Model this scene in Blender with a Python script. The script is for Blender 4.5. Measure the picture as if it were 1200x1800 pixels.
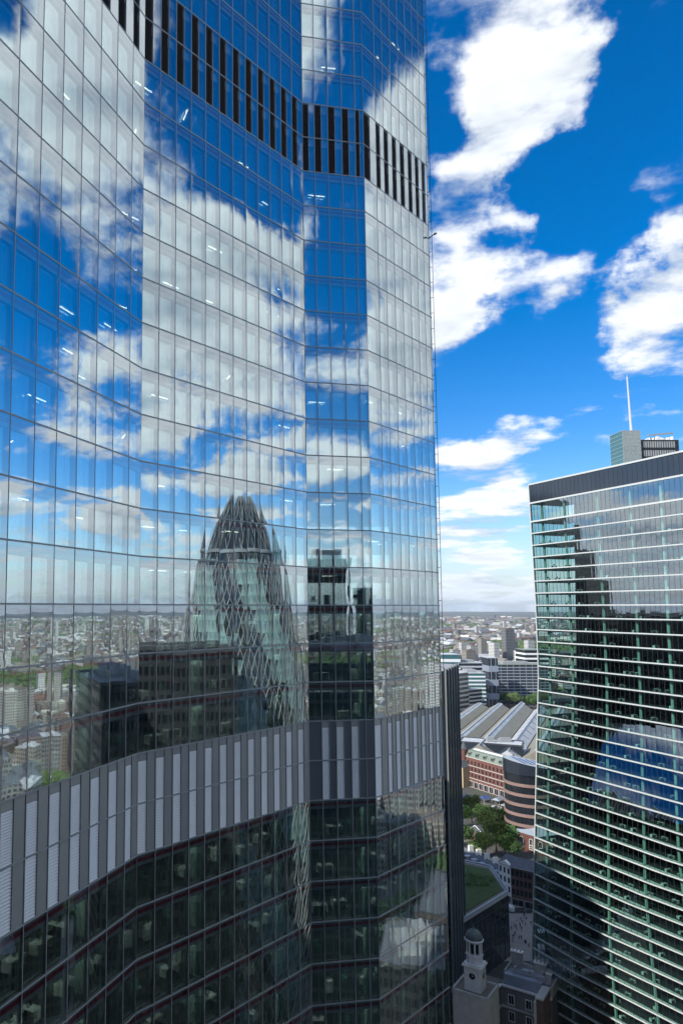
import bpy, bmesh, math, random
from mathutils import Vector, Matrix, noise as mnoise
R = math.radians
random.seed(11)
scene = bpy.context.scene
for o in list(bpy.data.objects): bpy.data.objects.remove(o)
COL = scene.collection

# ------------------------------------------------------------------ camera
CAMZ = 140.0
PITCH = R(5.19)
FPX, PX, PY = 1300.0, 382.0, 949.0
cam = bpy.data.cameras.new('camera')
cam.sensor_fit = 'VERTICAL'; cam.sensor_height = 36.0
cam.lens = FPX / 1800 * 36
cam.shift_x = (600 - PX) / 1800; cam.shift_y = (PY - 900) / 1800
cam.clip_start = 0.5; cam.clip_end = 80000
camo = bpy.data.objects.new('camera', cam); COL.objects.link(camo)
camo.location = (0, 0, CAMZ); camo.rotation_euler = (R(90) + PITCH, 0, 0)
scene.camera = camo

# ------------------------------------------------------------------ sun, sky, exposure
SUN_DIR = Vector((-0.88, -0.48, 0.74)).normalized()          # towards the sun
SUN_EL = math.asin(SUN_DIR.z); SUN_AZ = math.atan2(SUN_DIR.x, SUN_DIR.y)
sl = bpy.data.lights.new('sun', 'SUN'); sl.energy = 3.0; sl.angle = R(0.5); sl.color = (1.0, 0.95, 0.87)
so = bpy.data.objects.new('sun', sl); COL.objects.link(so)
so.rotation_euler = SUN_DIR.to_track_quat('Z', 'Y').to_euler(); so.location = (-200, -400, 600)

scene.view_settings.view_transform = 'Standard'
scene.view_settings.look = 'None'
scene.view_settings.gamma = 1.0
scene.view_settings.exposure = 1.0
scene.view_settings.use_curve_mapping = False
scene.render.engine = 'CYCLES'
scene.cycles.max_bounces = 5
scene.cycles.glossy_bounces = 3
scene.cycles.transparent_max_bounces = 10
scene.cycles.transmission_bounces = 4
scene.cycles.diffuse_bounces = 2
scene.cycles.caustics_reflective = False
scene.cycles.caustics_refractive = False
scene.cycles.sample_clamp_indirect = 6.0

class NT:
    def __init__(s, tree): s.t = tree
    def n(s, typ, **kw):
        nd = s.t.nodes.new(typ)
        for k, v in kw.items(): setattr(nd, k, v)
        return nd
    def put(s, sock, v):
        if hasattr(v, 'is_linked') or hasattr(v, 'links'): s.t.links.new(v, sock)
        else: sock.default_value = v
    def m(s, op, a, b=None, c=None, clamp=False):
        nd = s.n('ShaderNodeMath', operation=op); nd.use_clamp = clamp
        s.put(nd.inputs[0], a)
        if b is not None: s.put(nd.inputs[1], b)
        if c is not None: s.put(nd.inputs[2], c)
        return nd.outputs[0]
    def vm(s, op, a, b=None, scale=None):
        nd = s.n('ShaderNodeVectorMath', operation=op)
        s.put(nd.inputs[0], a)
        if b is not None: s.put(nd.inputs[1], b)
        if scale is not None: s.put(nd.inputs['Scale'], scale)
        return nd.outputs['Value'] if op in ('DOT_PRODUCT', 'LENGTH', 'DISTANCE') else nd.outputs[0]
    def comb(s, x, y, z):
        nd = s.n('ShaderNodeCombineXYZ'); s.put(nd.inputs[0], x); s.put(nd.inputs[1], y); s.put(nd.inputs[2], z); return nd.outputs[0]
    def noise(s, vec, scale, detail=4, rough=0.55, dist=0.0, lac=2.0):
        nd = s.n('ShaderNodeTexNoise'); s.put(nd.inputs['Vector'], vec)
        nd.inputs['Scale'].default_value = scale; nd.inputs['Detail'].default_value = detail
        nd.inputs['Roughness'].default_value = rough; nd.inputs['Distortion'].default_value = dist
        nd.inputs['Lacunarity'].default_value = lac
        return nd.outputs[0]
    def smooth(s, v, a, b):
        nd = s.n('ShaderNodeMapRange', interpolation_type='SMOOTHSTEP'); s.put(nd.inputs[0], v)
        nd.inputs[1].default_value = a; nd.inputs[2].default_value = b
        return nd.outputs[0]
    def mix(s, f, a, b, blend='MIX'):
        nd = s.n('ShaderNodeMix', data_type='RGBA', blend_type=blend); s.put(nd.inputs[0], f)
        s.put(nd.inputs[6], a); s.put(nd.inputs[7], b); return nd.outputs[2]

def rgb(r, g, b): return (r, g, b, 1.0)

world = bpy.data.worlds.new('World'); scene.world = world; world.use_nodes = True
wt = world.node_tree; wt.nodes.clear(); w = NT(wt)
SKY_STRENGTH = 0.10
sky = w.n('ShaderNodeTexSky', sky_type='NISHITA'); sky.sun_disc = False
sky.sun_elevation = SUN_EL; sky.sun_rotation = SUN_AZ; sky.altitude = 100
sky.air_density = 1.0; sky.dust_density = 0.4; sky.ozone_density = 2.5
hs = w.n('ShaderNodeHueSaturation'); hs.inputs['Saturation'].default_value = 1.5; hs.inputs['Value'].default_value = 0.84
wt.links.new(w.mix(1.0, sky.outputs[0], rgb(1.0, 0.95, 1.02), 'MULTIPLY'), hs.inputs['Color'])
tc = w.n('ShaderNodeTexCoord')
dirv = w.vm('NORMALIZE', tc.outputs['Generated'])
sp = w.n('ShaderNodeSeparateXYZ'); wt.links.new(dirv, sp.inputs[0])
dz = w.m('MAXIMUM', sp.outputs[2], 0.0)
CP, SP = math.cos(PITCH), math.sin(PITCH)
def ray(x, y):
    u = (x - PX) / FPX; v = (PY - y) / FPX
    return Vector((u, CP - v * SP, SP + v * CP))
def mirrored(x, y, nrm):
    d = ray(x, y).normalized(); n_ = Vector(nrm).normalized(); return d - n_ * (2 * d.dot(n_))
N1, N2, N3, N4 = (0.937, -0.35, 0), (0.722, -0.692, 0), (0.22, -0.975, 0), (0.73, -0.683, 0)
# where the larger cloud banks (+) and clear patches (-) stand in the sky dome: direction, angular radius, weight
BANKS = []
for x, y, r_, a_ in ((1000, 40, 80, .19), (930, 130, 80, .17), (870, 230, 80, .13), (840, 330, 85, .12), (830, 430, 80, .12), (800, 570, 60, .12), (780, 20, 60, .10), (775, 160, 50, -.16), (960, 270, 50, -.14), (900, 500, 50, -.12),
                     (1190, 300, 50, .13), (1100, 370, 50, .12), (1010, 440, 42, .12), (940, 520, 42, .12), (1190, 510, 60, .16), (1110, 580, 55, .14),
                     (1180, 690, 45, .14), (960, 735, 45, .12), (870, 790, 70, .17), (800, 835, 50, .12), (830, 945, 50, .12),
                     (1120, 190, 130, -.25), (1010, 300, 70, -.16), (1150, 60, 90, -.2), (1090, 460, 45, -.2), (860, 620, 60, -.14), (920, 660, 90, -.25), (1010, 840, 60, -.16)):
    BANKS.append((ray(x, y).normalized(), r_ / FPX, a_))
for x, y, r_, a_ in ((300, 440, 70, .16), (410, 410, 80, .17), (500, 440, 70, .15), (300, 570, 110, .19), (440, 570, 110, .19), (330, 680, 80, .15), (440, 835, 60, .15),
                     (400, 280, 110, -.26), (490, 310, 80, -.2), (400, 770, 45, -.16), (300, 190, 70, .12), (430, 60, 100, -.15)):
    BANKS.append((mirrored(x, y, N2), r_ / FPX, a_))
for x, y, r_, a_ in ((100, 50, 130, .22), (200, 150, 110, .20), (50, 190, 90, .16), (110, 330, 60, -.16), (200, 400, 60, -.2), (60, 440, 80, .19), (150, 500, 70, .17), (40, 560, 90, .18), (130, 620, 90, .18), (60, 700, 70, .15), (200, 680, 60, .15),
                     (228, 560, 45, -.16), (40, 800, 50, -.15), (80, 900, 60, .14)):
    BANKS.append((mirrored(x, y, N1), r_ / FPX, a_))
for x, y, r_, a_ in ((590, 420, 120, -.26), (590, 200, 120, -.24), (590, 300, 100, -.2), (590, 80, 90, -.15), (595, 780, 60, .14)):
    BANKS.append((mirrored(x, y, N3), r_ / FPX, a_))
for x, y, r_, a_ in ((700, 500, 100, .18), (690, 190, 90, .17), (700, 640, 80, .15), (700, 820, 30, -.12)):
    BANKS.append((mirrored(x, y, N4), r_ / FPX, a_))
NR = (-0.949, -0.316, 0)
for x, y, r_, a_ in ((1130, 930, 60, .14), (1180, 1010, 50, .10)):
    BANKS.append((mirrored(x, y, NR), r_ / FPX, a_))
def leaned(x, y):
    d = mirrored(x, y, NR); n_ = Vector((0.829, 0, 0.559)); return d - n_ * (2 * d.dot(n_))
for x, y, r_, a_ in ((1090, 1290, 70, .24), (1150, 1330, 70, .24)):
    BANKS.append((leaned(x, y), r_ / FPX, a_))
wn_ = w.n('ShaderNodeTexNoise'); w.put(wn_.inputs['Vector'], dirv); wn_.inputs['Scale'].default_value = 7.0; wn_.inputs['Detail'].default_value = 6; wn_.inputs['Roughness'].default_value = 0.62
wdir = w.vm('ADD', dirv, w.vm('SCALE', w.vm('SUBTRACT', wn_.outputs['Color'], (0.5, 0.5, 0.5)), scale=0.22))
banks = None
for d_, r_, a_ in BANKS:
    dist = w.vm('DISTANCE', wdir, tuple(d_))
    mr = w.n('ShaderNodeMapRange', interpolation_type='LINEAR'); w.put(mr.inputs[0], dist)
    mr.inputs[1].default_value = r_ * 1.7; mr.inputs[2].default_value = 0.0; mr.inputs[3].default_value = 0; mr.inputs[4].default_value = a_ * 1.15
    banks = mr.outputs[0] if banks is None else w.m('ADD', banks, mr.outputs[0])
banks = w.m('MINIMUM', w.m('MAXIMUM', banks, -0.20), 0.18)
def cloud_field(zofs, seed, det):
    """fair-weather cumulus on a layer overhead: noise on the plane the view ray meets"""
    den = w.m('ADD', w.m('ADD', dz, zofs), 0.13)
    px_ = w.m('DIVIDE', sp.outputs[0], den); py_ = w.m('DIVIDE', sp.outputs[1], den)
    v = w.comb(w.m('ADD', px_, seed), w.m('ADD', py_, seed * 0.37), w.m('MULTIPLY', w.m('ADD', dz, zofs), 2.2))
    big = w.noise(v, 0.6, 1, 0.5, 0.0)
    fine = w.noise(v, 2.3, det, 0.58, 0.1)
    return w.m('ADD', w.m('MULTIPLY', w.m('SUBTRACT', big, 0.5), 0.5), w.m('MULTIPLY', w.m('SUBTRACT', fine, 0.5), 1.35))
CSEED = 3.1
lowbias = w.m('MULTIPLY', w.m('SUBTRACT', 1.0, w.smooth(dz, 0.04, 0.22)), 0.075)
banks = w.m('ADD', banks, lowbias)
c0 = w.m('ADD', cloud_field(0.0, CSEED, 9), banks)
c1 = w.m('ADD', cloud_field(0.03, CSEED, 5), banks)
COVER = -0.025
dens = w.smooth(c0, COVER - 0.02, COVER + 0.20)
shade = w.m('ADD', 0.80, w.m('MULTIPLY', w.m('SUBTRACT', c0, c1), 2.8), clamp=True)
thick = w.smooth(c0, COVER + 0.12, COVER + 0.42)
shade = w.m('SUBTRACT', shade, w.m('MULTIPLY', thick, 0.30), clamp=True)
ccol = w.mix(shade, rgb(2.3, 2.8, 3.4), rgb(5.5, 5.7, 5.95))
lowhaze = w.smooth(dz, -0.02, 0.13)
skycol = w.mix(lowhaze, w.mix(0.6, hs.outputs[0], rgb(1.8, 2.9, 4.4)), hs.outputs[0])
ccol2 = w.mix(lowhaze, w.mix(0.35, ccol, rgb(2.9, 3.8, 4.8)), ccol)
final = w.mix(dens, skycol, ccol2)
world.cycles.sampling_method = 'MANUAL'; world.cycles.sample_map_resolution = 512
bg = w.n('ShaderNodeBackground'); bg.inputs['Strength'].default_value = SKY_STRENGTH
wt.links.new(final, bg.inputs['Color'])
wo = w.n('ShaderNodeOutputWorld'); wt.links.new(bg.outputs[0], wo.inputs['Surface'])

# ------------------------------------------------------------------ helpers
CP, SP = math.cos(PITCH), math.sin(PITCH)
def ray(x, y):
    u = (x - PX) / FPX; v = (PY - y) / FPX
    return Vector((u, CP - v * SP, SP + v * CP))
def G(x, y, h=0.0):
    d = ray(x, y); t = (h - CAMZ) / d.z; return Vector((d.x * t, d.y * t, h))
def at(x, y, Y):
    d = ray(x, y); t = Y / d.y; return Vector((d.x * t, Y, CAMZ + d.z * t))

class MB:
    """collects polygons; build() links ONE mesh object"""
    def __init__(s): s.v = []; s.f = []; s.mi = []; s.sm = False
    def poly(s, pts, mi=0):
        b = len(s.v); s.v += [tuple(p) for p in pts]; s.f.append(tuple(range(b, b + len(pts)))); s.mi.append(mi)
    def hexa(s, lo, hi, mi=0):
        """prism between two equal-length loops (lo counter-clockwise seen from hi)"""
        n = len(lo); b = len(s.v)
        s.v += [tuple(p) for p in lo] + [tuple(p) for p in hi]
        s.f.append(tuple(b + i for i in reversed(range(n)))); s.mi.append(mi)
        s.f.append(tuple(b + n + i for i in range(n))); s.mi.append(mi)
        for i in range(n):
            j = (i + 1) % n
            s.f.append((b + i, b + j, b + n + j, b + n + i)); s.mi.append(mi)
    def prism(s, xy, z0, z1, mi=0):
        a = sum(xy[i][0] * xy[(i + 1) % len(xy)][1] - xy[(i + 1) % len(xy)][0] * xy[i][1] for i in range(len(xy)))
        if a < 0: xy = list(reversed(xy))
        s.hexa([(p[0], p[1], z0) for p in xy], [(p[0], p[1], z1) for p in xy], mi)
    def box(s, x0, x1, y0, y1, z0, z1, mi=0):
        s.prism([(x0, y0), (x1, y0), (x1, y1), (x0, y1)], z0, z1, mi)
    def obox(s, c, ax, ay, hx, hy, z0, z1, mi=0):
        c = Vector((c[0], c[1])); ax = Vector(ax[:2]); ay = Vector(ay[:2])
        s.prism([c - ax * hx - ay * hy, c + ax * hx - ay * hy, c + ax * hx + ay * hy, c - ax * hx + ay * hy], z0, z1, mi)
    def bar(s, a, b, r, n=4, mi=0, r2=None):
        a = Vector(a); b = Vector(b); r2 = r if r2 is None else r2
        d = (b - a).normalized(); u = d.orthogonal().normalized(); v = d.cross(u)
        A = [a + (u * math.cos(2 * math.pi * i / n) + v * math.sin(2 * math.pi * i / n)) * r for i in range(n)]
        B = [b + (u * math.cos(2 * math.pi * i / n) + v * math.sin(2 * math.pi * i / n)) * r2 for i in range(n)]
        s.hexa(A, B, mi)
    def lathe(s, prof, n=16, c=(0, 0), mi=0, a0=0.0):
        rings = []
        for r, z in prof:
            b = len(s.v); rings.append(b)
            for i in range(n):
                a = a0 + 2 * math.pi * i / n; s.v.append((c[0] + r * math.cos(a), c[1] + r * math.sin(a), z))
        for k in range(len(rings) - 1):
            for i in range(n):
                j = (i + 1) % n; s.f.append((rings[k] + i, rings[k] + j, rings[k + 1] + j, rings[k + 1] + i)); s.mi.append(mi)
        s.f.append(tuple(rings[-1] + i for i in range(n))); s.mi.append(mi)
        s.f.append(tuple(rings[0] + i for i in reversed(range(n)))); s.mi.append(mi)
    def mesh(s, name, mats):
        me = bpy.data.meshes.new(name); me.from_pydata(s.v, [], s.f)
        for m_ in (mats if isinstance(mats, (list, tuple)) else [mats]): me.materials.append(m_)
        me.polygons.foreach_set("material_index", s.mi)
        if s.sm: me.polygons.foreach_set('use_smooth', [True] * len(s.f))
        me.update(); return me
    def build(s, name, mats, parent=None):
        return link(name, s.mesh(name, mats), parent)

def link(name, data, parent=None):
    o = bpy.data.objects.new(name, data); COL.objects.link(o)
    if parent is not None: o.parent = parent
    return o
def tag(o, label, cat, group=None):
    o['label'] = label; o['category'] = cat
    if group: o['group'] = group
    return o
def thing(name, label, cat, loc=(0, 0, 0), rz=0.0, group=None):
    o = bpy.data.objects.new(name, None); COL.objects.link(o); o.empty_display_size = 1
    o.location = loc; o.rotation_euler = (0, 0, rz)
    return tag(o, label, cat, group)
def struct(o): o['kind'] = 'structure'; return o
def stuff(o, label=None):
    o['kind'] = 'stuff'
    if label: o['label'] = label
    return o

# ------------------------------------------------------------------ materials
def mat(name, col, rough=0.7, metal=0.0, var=0.18, scale=0.6, spec=0.4, emit=None, col2=None):
    m = bpy.data.materials.new(name); m.use_nodes = True
    t = NT(m.node_tree); b = m.node_tree.nodes['Principled BSDF']
    b.inputs['Roughness'].default_value = rough; b.inputs['Metallic'].default_value = metal
    b.inputs['Specular IOR Level'].default_value = spec
    if var:
        g = t.n('ShaderNodeNewGeometry')
        nz = t.noise(g.outputs['Position'], scale, 5, 0.6)
        oi = t.n('ShaderNodeObjectInfo')
        f = t.m('ADD', t.m('MULTIPLY', t.m('SUBTRACT', nz, 0.5), 3.0 * var), t.m('MULTIPLY', t.m('SUBTRACT', oi.outputs['Random'], 0.5), var))
        c = t.vm('SCALE', (col[0], col[1], col[2]), scale=t.m('ADD', 1.0, f))
        if col2: c = t.mix(t.smooth(nz, 0.45, 0.6), c, rgb(*col2))
        m.node_tree.links.new(c, b.inputs['Base Color'])
    else: b.inputs['Base Color'].default_value = rgb(*col)
    if emit:
        b.inputs['Emission Color'].default_value = rgb(*col); b.inputs['Emission Strength'].default_value = emit
    return m
def glass(name, base, tint, gcol=(0.93, 0.97, 1.0), k=0.6, rough=0.0):
    """coated facade glass: part mirror, part tinted see-through"""
    m = bpy.data.materials.new(name); m.use_nodes = True; m.node_tree.nodes.clear(); t = NT(m.node_tree)
    ge_ = t.n('ShaderNodeNewGeometry')
    cs = t.m('ABSOLUTE', t.vm('DOT_PRODUCT', ge_.outputs['Normal'], ge_.outputs['Incoming']))
    fres = t.m('ADD', 0.04, t.m('MULTIPLY', t.m('POWER', t.m('SUBTRACT', 1.0, cs, clamp=True), 5.0), 0.96))   # same from both sides of the pane
    fac = t.m('ADD', base, t.m('MULTIPLY', fres, k), clamp=True)
    tr = t.n('ShaderNodeBsdfTransparent'); tr.inputs[0].default_value = rgb(*tint)
    gl = t.n('ShaderNodeBsdfGlossy'); gl.inputs['Color'].default_value = rgb(*gcol); gl.inputs['Roughness'].default_value = rough
    mx = t.n('ShaderNodeMixShader'); m.node_tree.links.new(fac, mx.inputs[0])
    m.node_tree.links.new(tr.outputs[0], mx.inputs[1]); m.node_tree.links.new(gl.outputs[0], mx.inputs[2])
    o = t.n('ShaderNodeOutputMaterial'); m.node_tree.links.new(mx.outputs[0], o.inputs['Surface'])
    return m
def facade(name, wall, win, sx=3.0, sz=3.6, gap=0.32, rough=0.6, winrough=0.15, offs=0.5):
    """wall with rows of windows for buildings too far away to tell the panes apart"""
    m = bpy.data.materials.new(name); m.use_nodes = True; t = NT(m.node_tree); b = m.node_tree.nodes['Principled BSDF']
    g = t.n('ShaderNodeNewGeometry')
    ps = t.n('ShaderNodeSeparateXYZ'); m.node_tree.links.new(g.outputs['Position'], ps.inputs[0])
    ns = t.n('ShaderNodeSeparateXYZ'); m.node_tree.links.new(g.outputs['Normal'], ns.inputs[0])
    h = t.m('SUBTRACT', t.m('MULTIPLY', ps.outputs[0], ns.outputs[1]), t.m('MULTIPLY', ps.outputs[1], ns.outputs[0]))
    fx = t.m('FRACT', t.m('DIVIDE', h, sx)); fz = t.m('FRACT', t.m('DIVIDE', ps.outputs[2], sz))
    ix = t.m('MULTIPLY', t.m('GREATER_THAN', fx, gap), t.m('GREATER_THAN', fz, gap * 1.15))
    up = t.m('LESS_THAN', t.m('ABSOLUTE', ns.outputs[2]), 0.4)
    f = t.m('MULTIPLY', ix, up)
    oi = t.n('ShaderNodeObjectInfo'); nz = t.noise(g.outputs['Position'], 0.25, 3)
    sc = t.m('ADD', 0.65, t.m('ADD', t.m('MULTIPLY', oi.outputs['Random'], 0.4), t.m('MULTIPLY', nz, 0.3)))
    wc = t.vm('SCALE', wall, scale=sc)
    m.node_tree.links.new(t.mix(f, wc, rgb(*win)), b.inputs['Base Color'])
    rr = t.m('ADD', rough, t.m('MULTIPLY', f, winrough - rough)); m.node_tree.links.new(rr, b.inputs['Roughness'])
    return m

M = {}
M['glass_outer'] = glass('glass_outer', 0.46, (0.84, 0.95, 0.92), (0.88, 0.97, 1.0))
M['glass_inner'] = glass('glass_inner', 0.56, (0.86, 0.97, 0.93), (0.88, 0.98, 1.0))
M['glass_right'] = glass('glass_right', 0.34, (0.60, 0.86, 0.80), (0.86, 0.95, 1.0))
M['glass_clear'] = glass('glass_clear', 0.25, (0.5, 0.7, 0.66))
M['frame'] = mat('frame', (0.33, 0.35, 0.355), 0.5, 0.1, 0.1)
M['frame_dark'] = mat('frame_dark', (0.06, 0.065, 0.07), 0.5, 0.2, 0.1)
M['slab_edge'] = mat('slab_edge', (0.30, 0.315, 0.315), 0.6, 0, 0.12)
M['red'] = mat('red_stripe', (0.30, 0.030, 0.045), 0.5, 0, 0.15)
M['fin'] = mat('fin', (0.24, 0.27, 0.28), 0.5, 0.1, 0.1)
M['ceiling'] = mat('ceiling', (0.7, 0.72, 0.70), 0.8, 0, 0.05)
M['carpet'] = mat('carpet', (0.045, 0.05, 0.052), 0.95, 0, 0.3, 1.0)
M['core'] = mat('core', (0.05, 0.06, 0.062), 0.8, 0, 0.3, 0.3)
M['column'] = mat('column', (0.46, 0.64, 0.57), 0.5, 0, 0.06)
M['louvre_light'] = mat('louvre_light', (0.76, 0.77, 0.75), 0.45, 0.2, 0.06)
M['louvre_dark'] = mat('louvre_dark', (0.045, 0.038, 0.034), 0.6, 0.2, 0.1)
M['grey_panel'] = mat('grey_panel', (0.40, 0.41, 0.395), 0.25, 0.2, 0.08)
M['slate_panel'] = mat('slate_panel', (0.03, 0.04, 0.055), 0.12, 0.2, 0.1, spec=0.7)
M['light'] = mat('ceiling_light', (1.0, 0.93, 0.80), 0.5, 0, 0, emit=2.4)
M['light'].cycles.emission_sampling = 'NONE'
M['fill_strip'] = mat('fill_strip', (0.95, 1.0, 0.93), 0.5, 0, 0, emit=4.5)  # glow of the fill strips added inside the lower floors
M['white'] = mat('white_paint', (0.80, 0.82, 0.81), 0.5, 0, 0.06)
M['ledge'] = mat('ledge', (0.52, 0.55, 0.54), 0.4, 0, 0.05)
M['desk'] = mat('desk', (0.80, 0.85, 0.82), 0.5, 0, 0.2)
M['desk_dark'] = mat('desk_dark', (0.03, 0.035, 0.04), 0.4, 0, 0.2)
M['chair'] = mat('chair', (0.12, 0.30, 0.26), 0.7, 0, 0.4)
M['steel'] = mat('steel', (0.70, 0.68, 0.66), 0.35, 0.4, 0.05)
M['asphalt'] = mat('asphalt', (0.055, 0.056, 0.058), 0.9, 0, 0.35, 0.15)
M['paving'] = mat('paving', (0.20, 0.19, 0.18), 0.85, 0, 0.25, 0.4)
M['paint'] = mat('road_paint', (0.72, 0.72, 0.68), 0.7, 0, 0.15)
M['stone'] = mat('stone', (0.50, 0.49, 0.44), 0.8, 0, 0.22, 0.5)
M['stone_white'] = mat('stone_white', (0.80, 0.80, 0.75), 0.75, 0, 0.15, 0.6)
M['cream'] = mat('cream_stone', (0.50, 0.40, 0.24), 0.8, 0, 0.2, 0.5)
M['brick_red'] = mat('brick_red', (0.145, 0.066, 0.052), 0.85, 0, 0.35, 0.7)
M['brick_brown'] = mat('brick_brown', (0.15, 0.10, 0.08), 0.85, 0, 0.3, 0.7)
M['pink'] = mat('pink_granite', (0.26, 0.175, 0.15), 0.5, 0, 0.12, 0.5)
M['slate'] = mat('slate', (0.11, 0.12, 0.135), 0.75, 0, 0.3, 0.6)
M['lead'] = mat('lead', (0.26, 0.30, 0.35), 0.5, 0.1, 0.15, 0.5)
M['copper'] = mat('dome_lead', (0.13, 0.17, 0.16), 0.6, 0.1, 0.35, 0.8)
M['roof_olive'] = mat('roof_olive', (0.21, 0.205, 0.165), 0.8, 0, 0.25, 0.15)
M['roof_green'] = mat('roof_green', (0.20, 0.24, 0.20), 0.7, 0, 0.2, 0.4)
M['roof_light'] = mat('roof_light', (0.44, 0.46, 0.47), 0.6, 0, 0.25, 0.2)
M['skylight'] = mat('skylight', (0.42, 0.46, 0.48), 0.6, 0.0, 0.15, 0.4)
M['dark_glass'] = mat('dark_glass', (0.02, 0.026, 0.034), 0.08, 0, 0.2, 0.3, spec=0.8)
M['teal_glass'] = mat('teal_glass', (0.05, 0.15, 0.16), 0.12, 0, 0.2, 0.3, spec=0.7)
M['blue_panel'] = mat('blue_panel', (0.06, 0.09, 0.22), 0.25, 0.1, 0.2, 0.3)
M['win'] = mat('window_dark', (0.018, 0.022, 0.028), 0.1, 0, 0.3, 0.8, spec=0.7)
M['grass'] = mat('grass', (0.055, 0.10, 0.022), 0.95, 0, 0.5, 0.35, col2=(0.035, 0.062, 0.016))
M['leaf'] = mat('leaf', (0.060, 0.125, 0.030), 0.7, 0, 0.55, 0.5)
M['leaf2'] = mat('leaf_pale', (0.085, 0.135, 0.038), 0.7, 0, 0.5, 0.5)
M['bark'] = mat('bark', (0.09, 0.07, 0.05), 0.9, 0, 0.3, 1.0)
M['grav'] = mat('gravel', (0.19, 0.17, 0.14), 0.95, 0, 0.35, 0.8)
M['dark_tower'] = facade('dark_tower_skin', (0.016, 0.017, 0.019), (0.008, 0.010, 0.014), 2.4, 3.9, 0.35, 0.5, 0.1)
M['teal_tower'] = facade('teal_tower_skin', (0.06, 0.085, 0.085), (0.025, 0.055, 0.060), 3.0, 3.9, 0.2, 0.5, 0.1)

# ------------------------------------------------------------------ ground
g = MB()
N = 96
rad = [0, 250, 700, 1600, 4000, 10000, 24000]
for k in range(1, len(rad)):
    for i in range(N):
        a, b = 2 * math.pi * i / N, 2 * math.pi * (i + 1) / N
        p = lambda r, t: (r * math.cos(t), r * math.sin(t), 0.0)
        if k == 1: g.poly([p(0, 0), p(rad[1], a), p(rad[1], b)])
        else: g.poly([p(rad[k - 1], a), p(rad[k], a), p(rad[k], b), p(rad[k - 1], b)])
gm = bpy.data.materials.new('city_ground'); gm.use_nodes = True
t = NT(gm.node_tree); b = gm.node_tree.nodes['Principled BSDF']; b.inputs['Roughness'].default_value = 0.95
ge = t.n('ShaderNodeNewGeometry')
n1 = t.noise(ge.outputs['Position'], 0.0016, 8, 0.65); n2 = t.noise(ge.outputs['Position'], 0.02, 6, 0.7)
c_ = t.mix(t.smooth(n2, 0.42, 0.62), rgb(0.07, 0.07, 0.07), rgb(0.16, 0.14, 0.12))
c_ = t.mix(t.smooth(n1, 0.50, 0.60), c_, rgb(0.06, 0.10, 0.035))
gm.node_tree.links.new(c_, b.inputs['Base Color'])
struct(g.build('ground', gm))

# ------------------------------------------------------------------ glass pane meshes
def pane_mesh(name, material, bulge, nu=8, nv=10):
    """unit pane in x,z with the slight cushion that real sealed units have"""
    mb = MB(); mb.sm = True
    for j in range(nv + 1):
        for i in range(nu + 1):
            # denser near the edges
            u = -math.cos(math.pi * i / nu); v = -math.cos(math.pi * j / nv)
            h = bulge * (1 - abs(u) ** 3) * (1 - abs(v) ** 4)
            mb.v.append((u / 2, -h, v / 2))
    for j in range(nv):
        for i in range(nu):
            a = j * (nu + 1) + i
            mb.f.append((a, a + 1, a + nu + 2, a + nu + 1)); mb.mi.append(0)
    return mb.mesh(name, material)

def add_pane(mb, src, mtx):
    b = len(mb.v)
    mb.v += [tuple(mtx @ v.co) for v in src.vertices]
    for p_ in src.polygons: mb.f.append(tuple(b + i for i in p_.vertices)); mb.mi.append(0)

def offset_line(pts, d):
    """offset an open plan polyline by d to its left-hand side (into the building)"""
    out = []
    ns = []
    for i in range(len(pts) - 1):
        e = (pts[i + 1] - pts[i]).normalized(); ns.append(Vector((-e.y, e.x)))
    for i, p_ in enumerate(pts):
        if i == 0: out.append(p_ + ns[0] * d)
        elif i == len(pts) - 1: out.append(p_ + ns[-1] * d)
        else:
            n_ = (ns[i - 1] + ns[i]).normalized(); out.append(p_ + n_ * (d / n_.dot(ns[i])))
    return out

# ------------------------------------------------------------------ the big folded glass tower
FH = 4.0
Z0 = CAMZ + 0.2
def zk(k): return Z0 + FH * k
KLO, KHI = -15, 24
LOUV = (-5, -4); LOUVU = (12, 13)
def plan(x, D): return Vector(((x - PX) / FPX * D * CP, D))
F = [plan(0, 45.5), plan(245.5, 61.2), plan(541, 78.0), plan(654.5, 79.3), plan(772, 90.0)]
e1 = (F[1] - F[0]).normalized()
F[0] = F[0] - e1 * 11.0
F.append(F[4] + Vector((-1.2, 15.0)))
def cut(i, xs):
    """distances along facet i of the joints seen at these picture columns at eye level"""
    a, b = F[i], F[i + 1]; e = b - a; out = []
    for x in xs:
        s_ = (x - PX) / FPX * CP            # X / Y
        tt = (s_ * a.y - a.x) / (e.x - s_ * e.y); out.append(tt * e.length)
    return out
L = [(F[i + 1] - F[i]).length for i in range(5)]
J = []
j0 = cut(0, [10.5, 54.5, 94, 130.5, 164, 195, 224]); wj = j0[1] - j0[0]
pre = []; q = j0[0] - wj
while q > 0.8: pre.append(q); q -= wj
J.append([0.0] + pre[::-1] + j0 + [L[0]])
J.append([L[1] * i / 12 for i in range(13)])
J.append([0.0] + cut(2, [563, 588, 614, 639]) + [L[2]])
J.append([0.0] + cut(3, [677, 691.5, 706.5, 721, 735.5, 748.5, 760.5]) + [L[3]])
J.append([L[4] * i / 8 for i in range(9)])

tower = thing('glass_tower', 'huge folded blue glass tower filling the left, mirroring clouds and a round tapered tower', 'tower', (0, 0, 0))
OFF = {}
def off(d):
    if d not in OFF: OFF[d] = offset_line(F, d)
    return OFF[d]
def strip(mb, i, d0, d1, z0, z1, mi=0):
    a, b = off(d0), off(d1)
    mb.prism([a[i], a[i + 1], b[i + 1], b[i]], z0, z1, mi)

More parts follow.
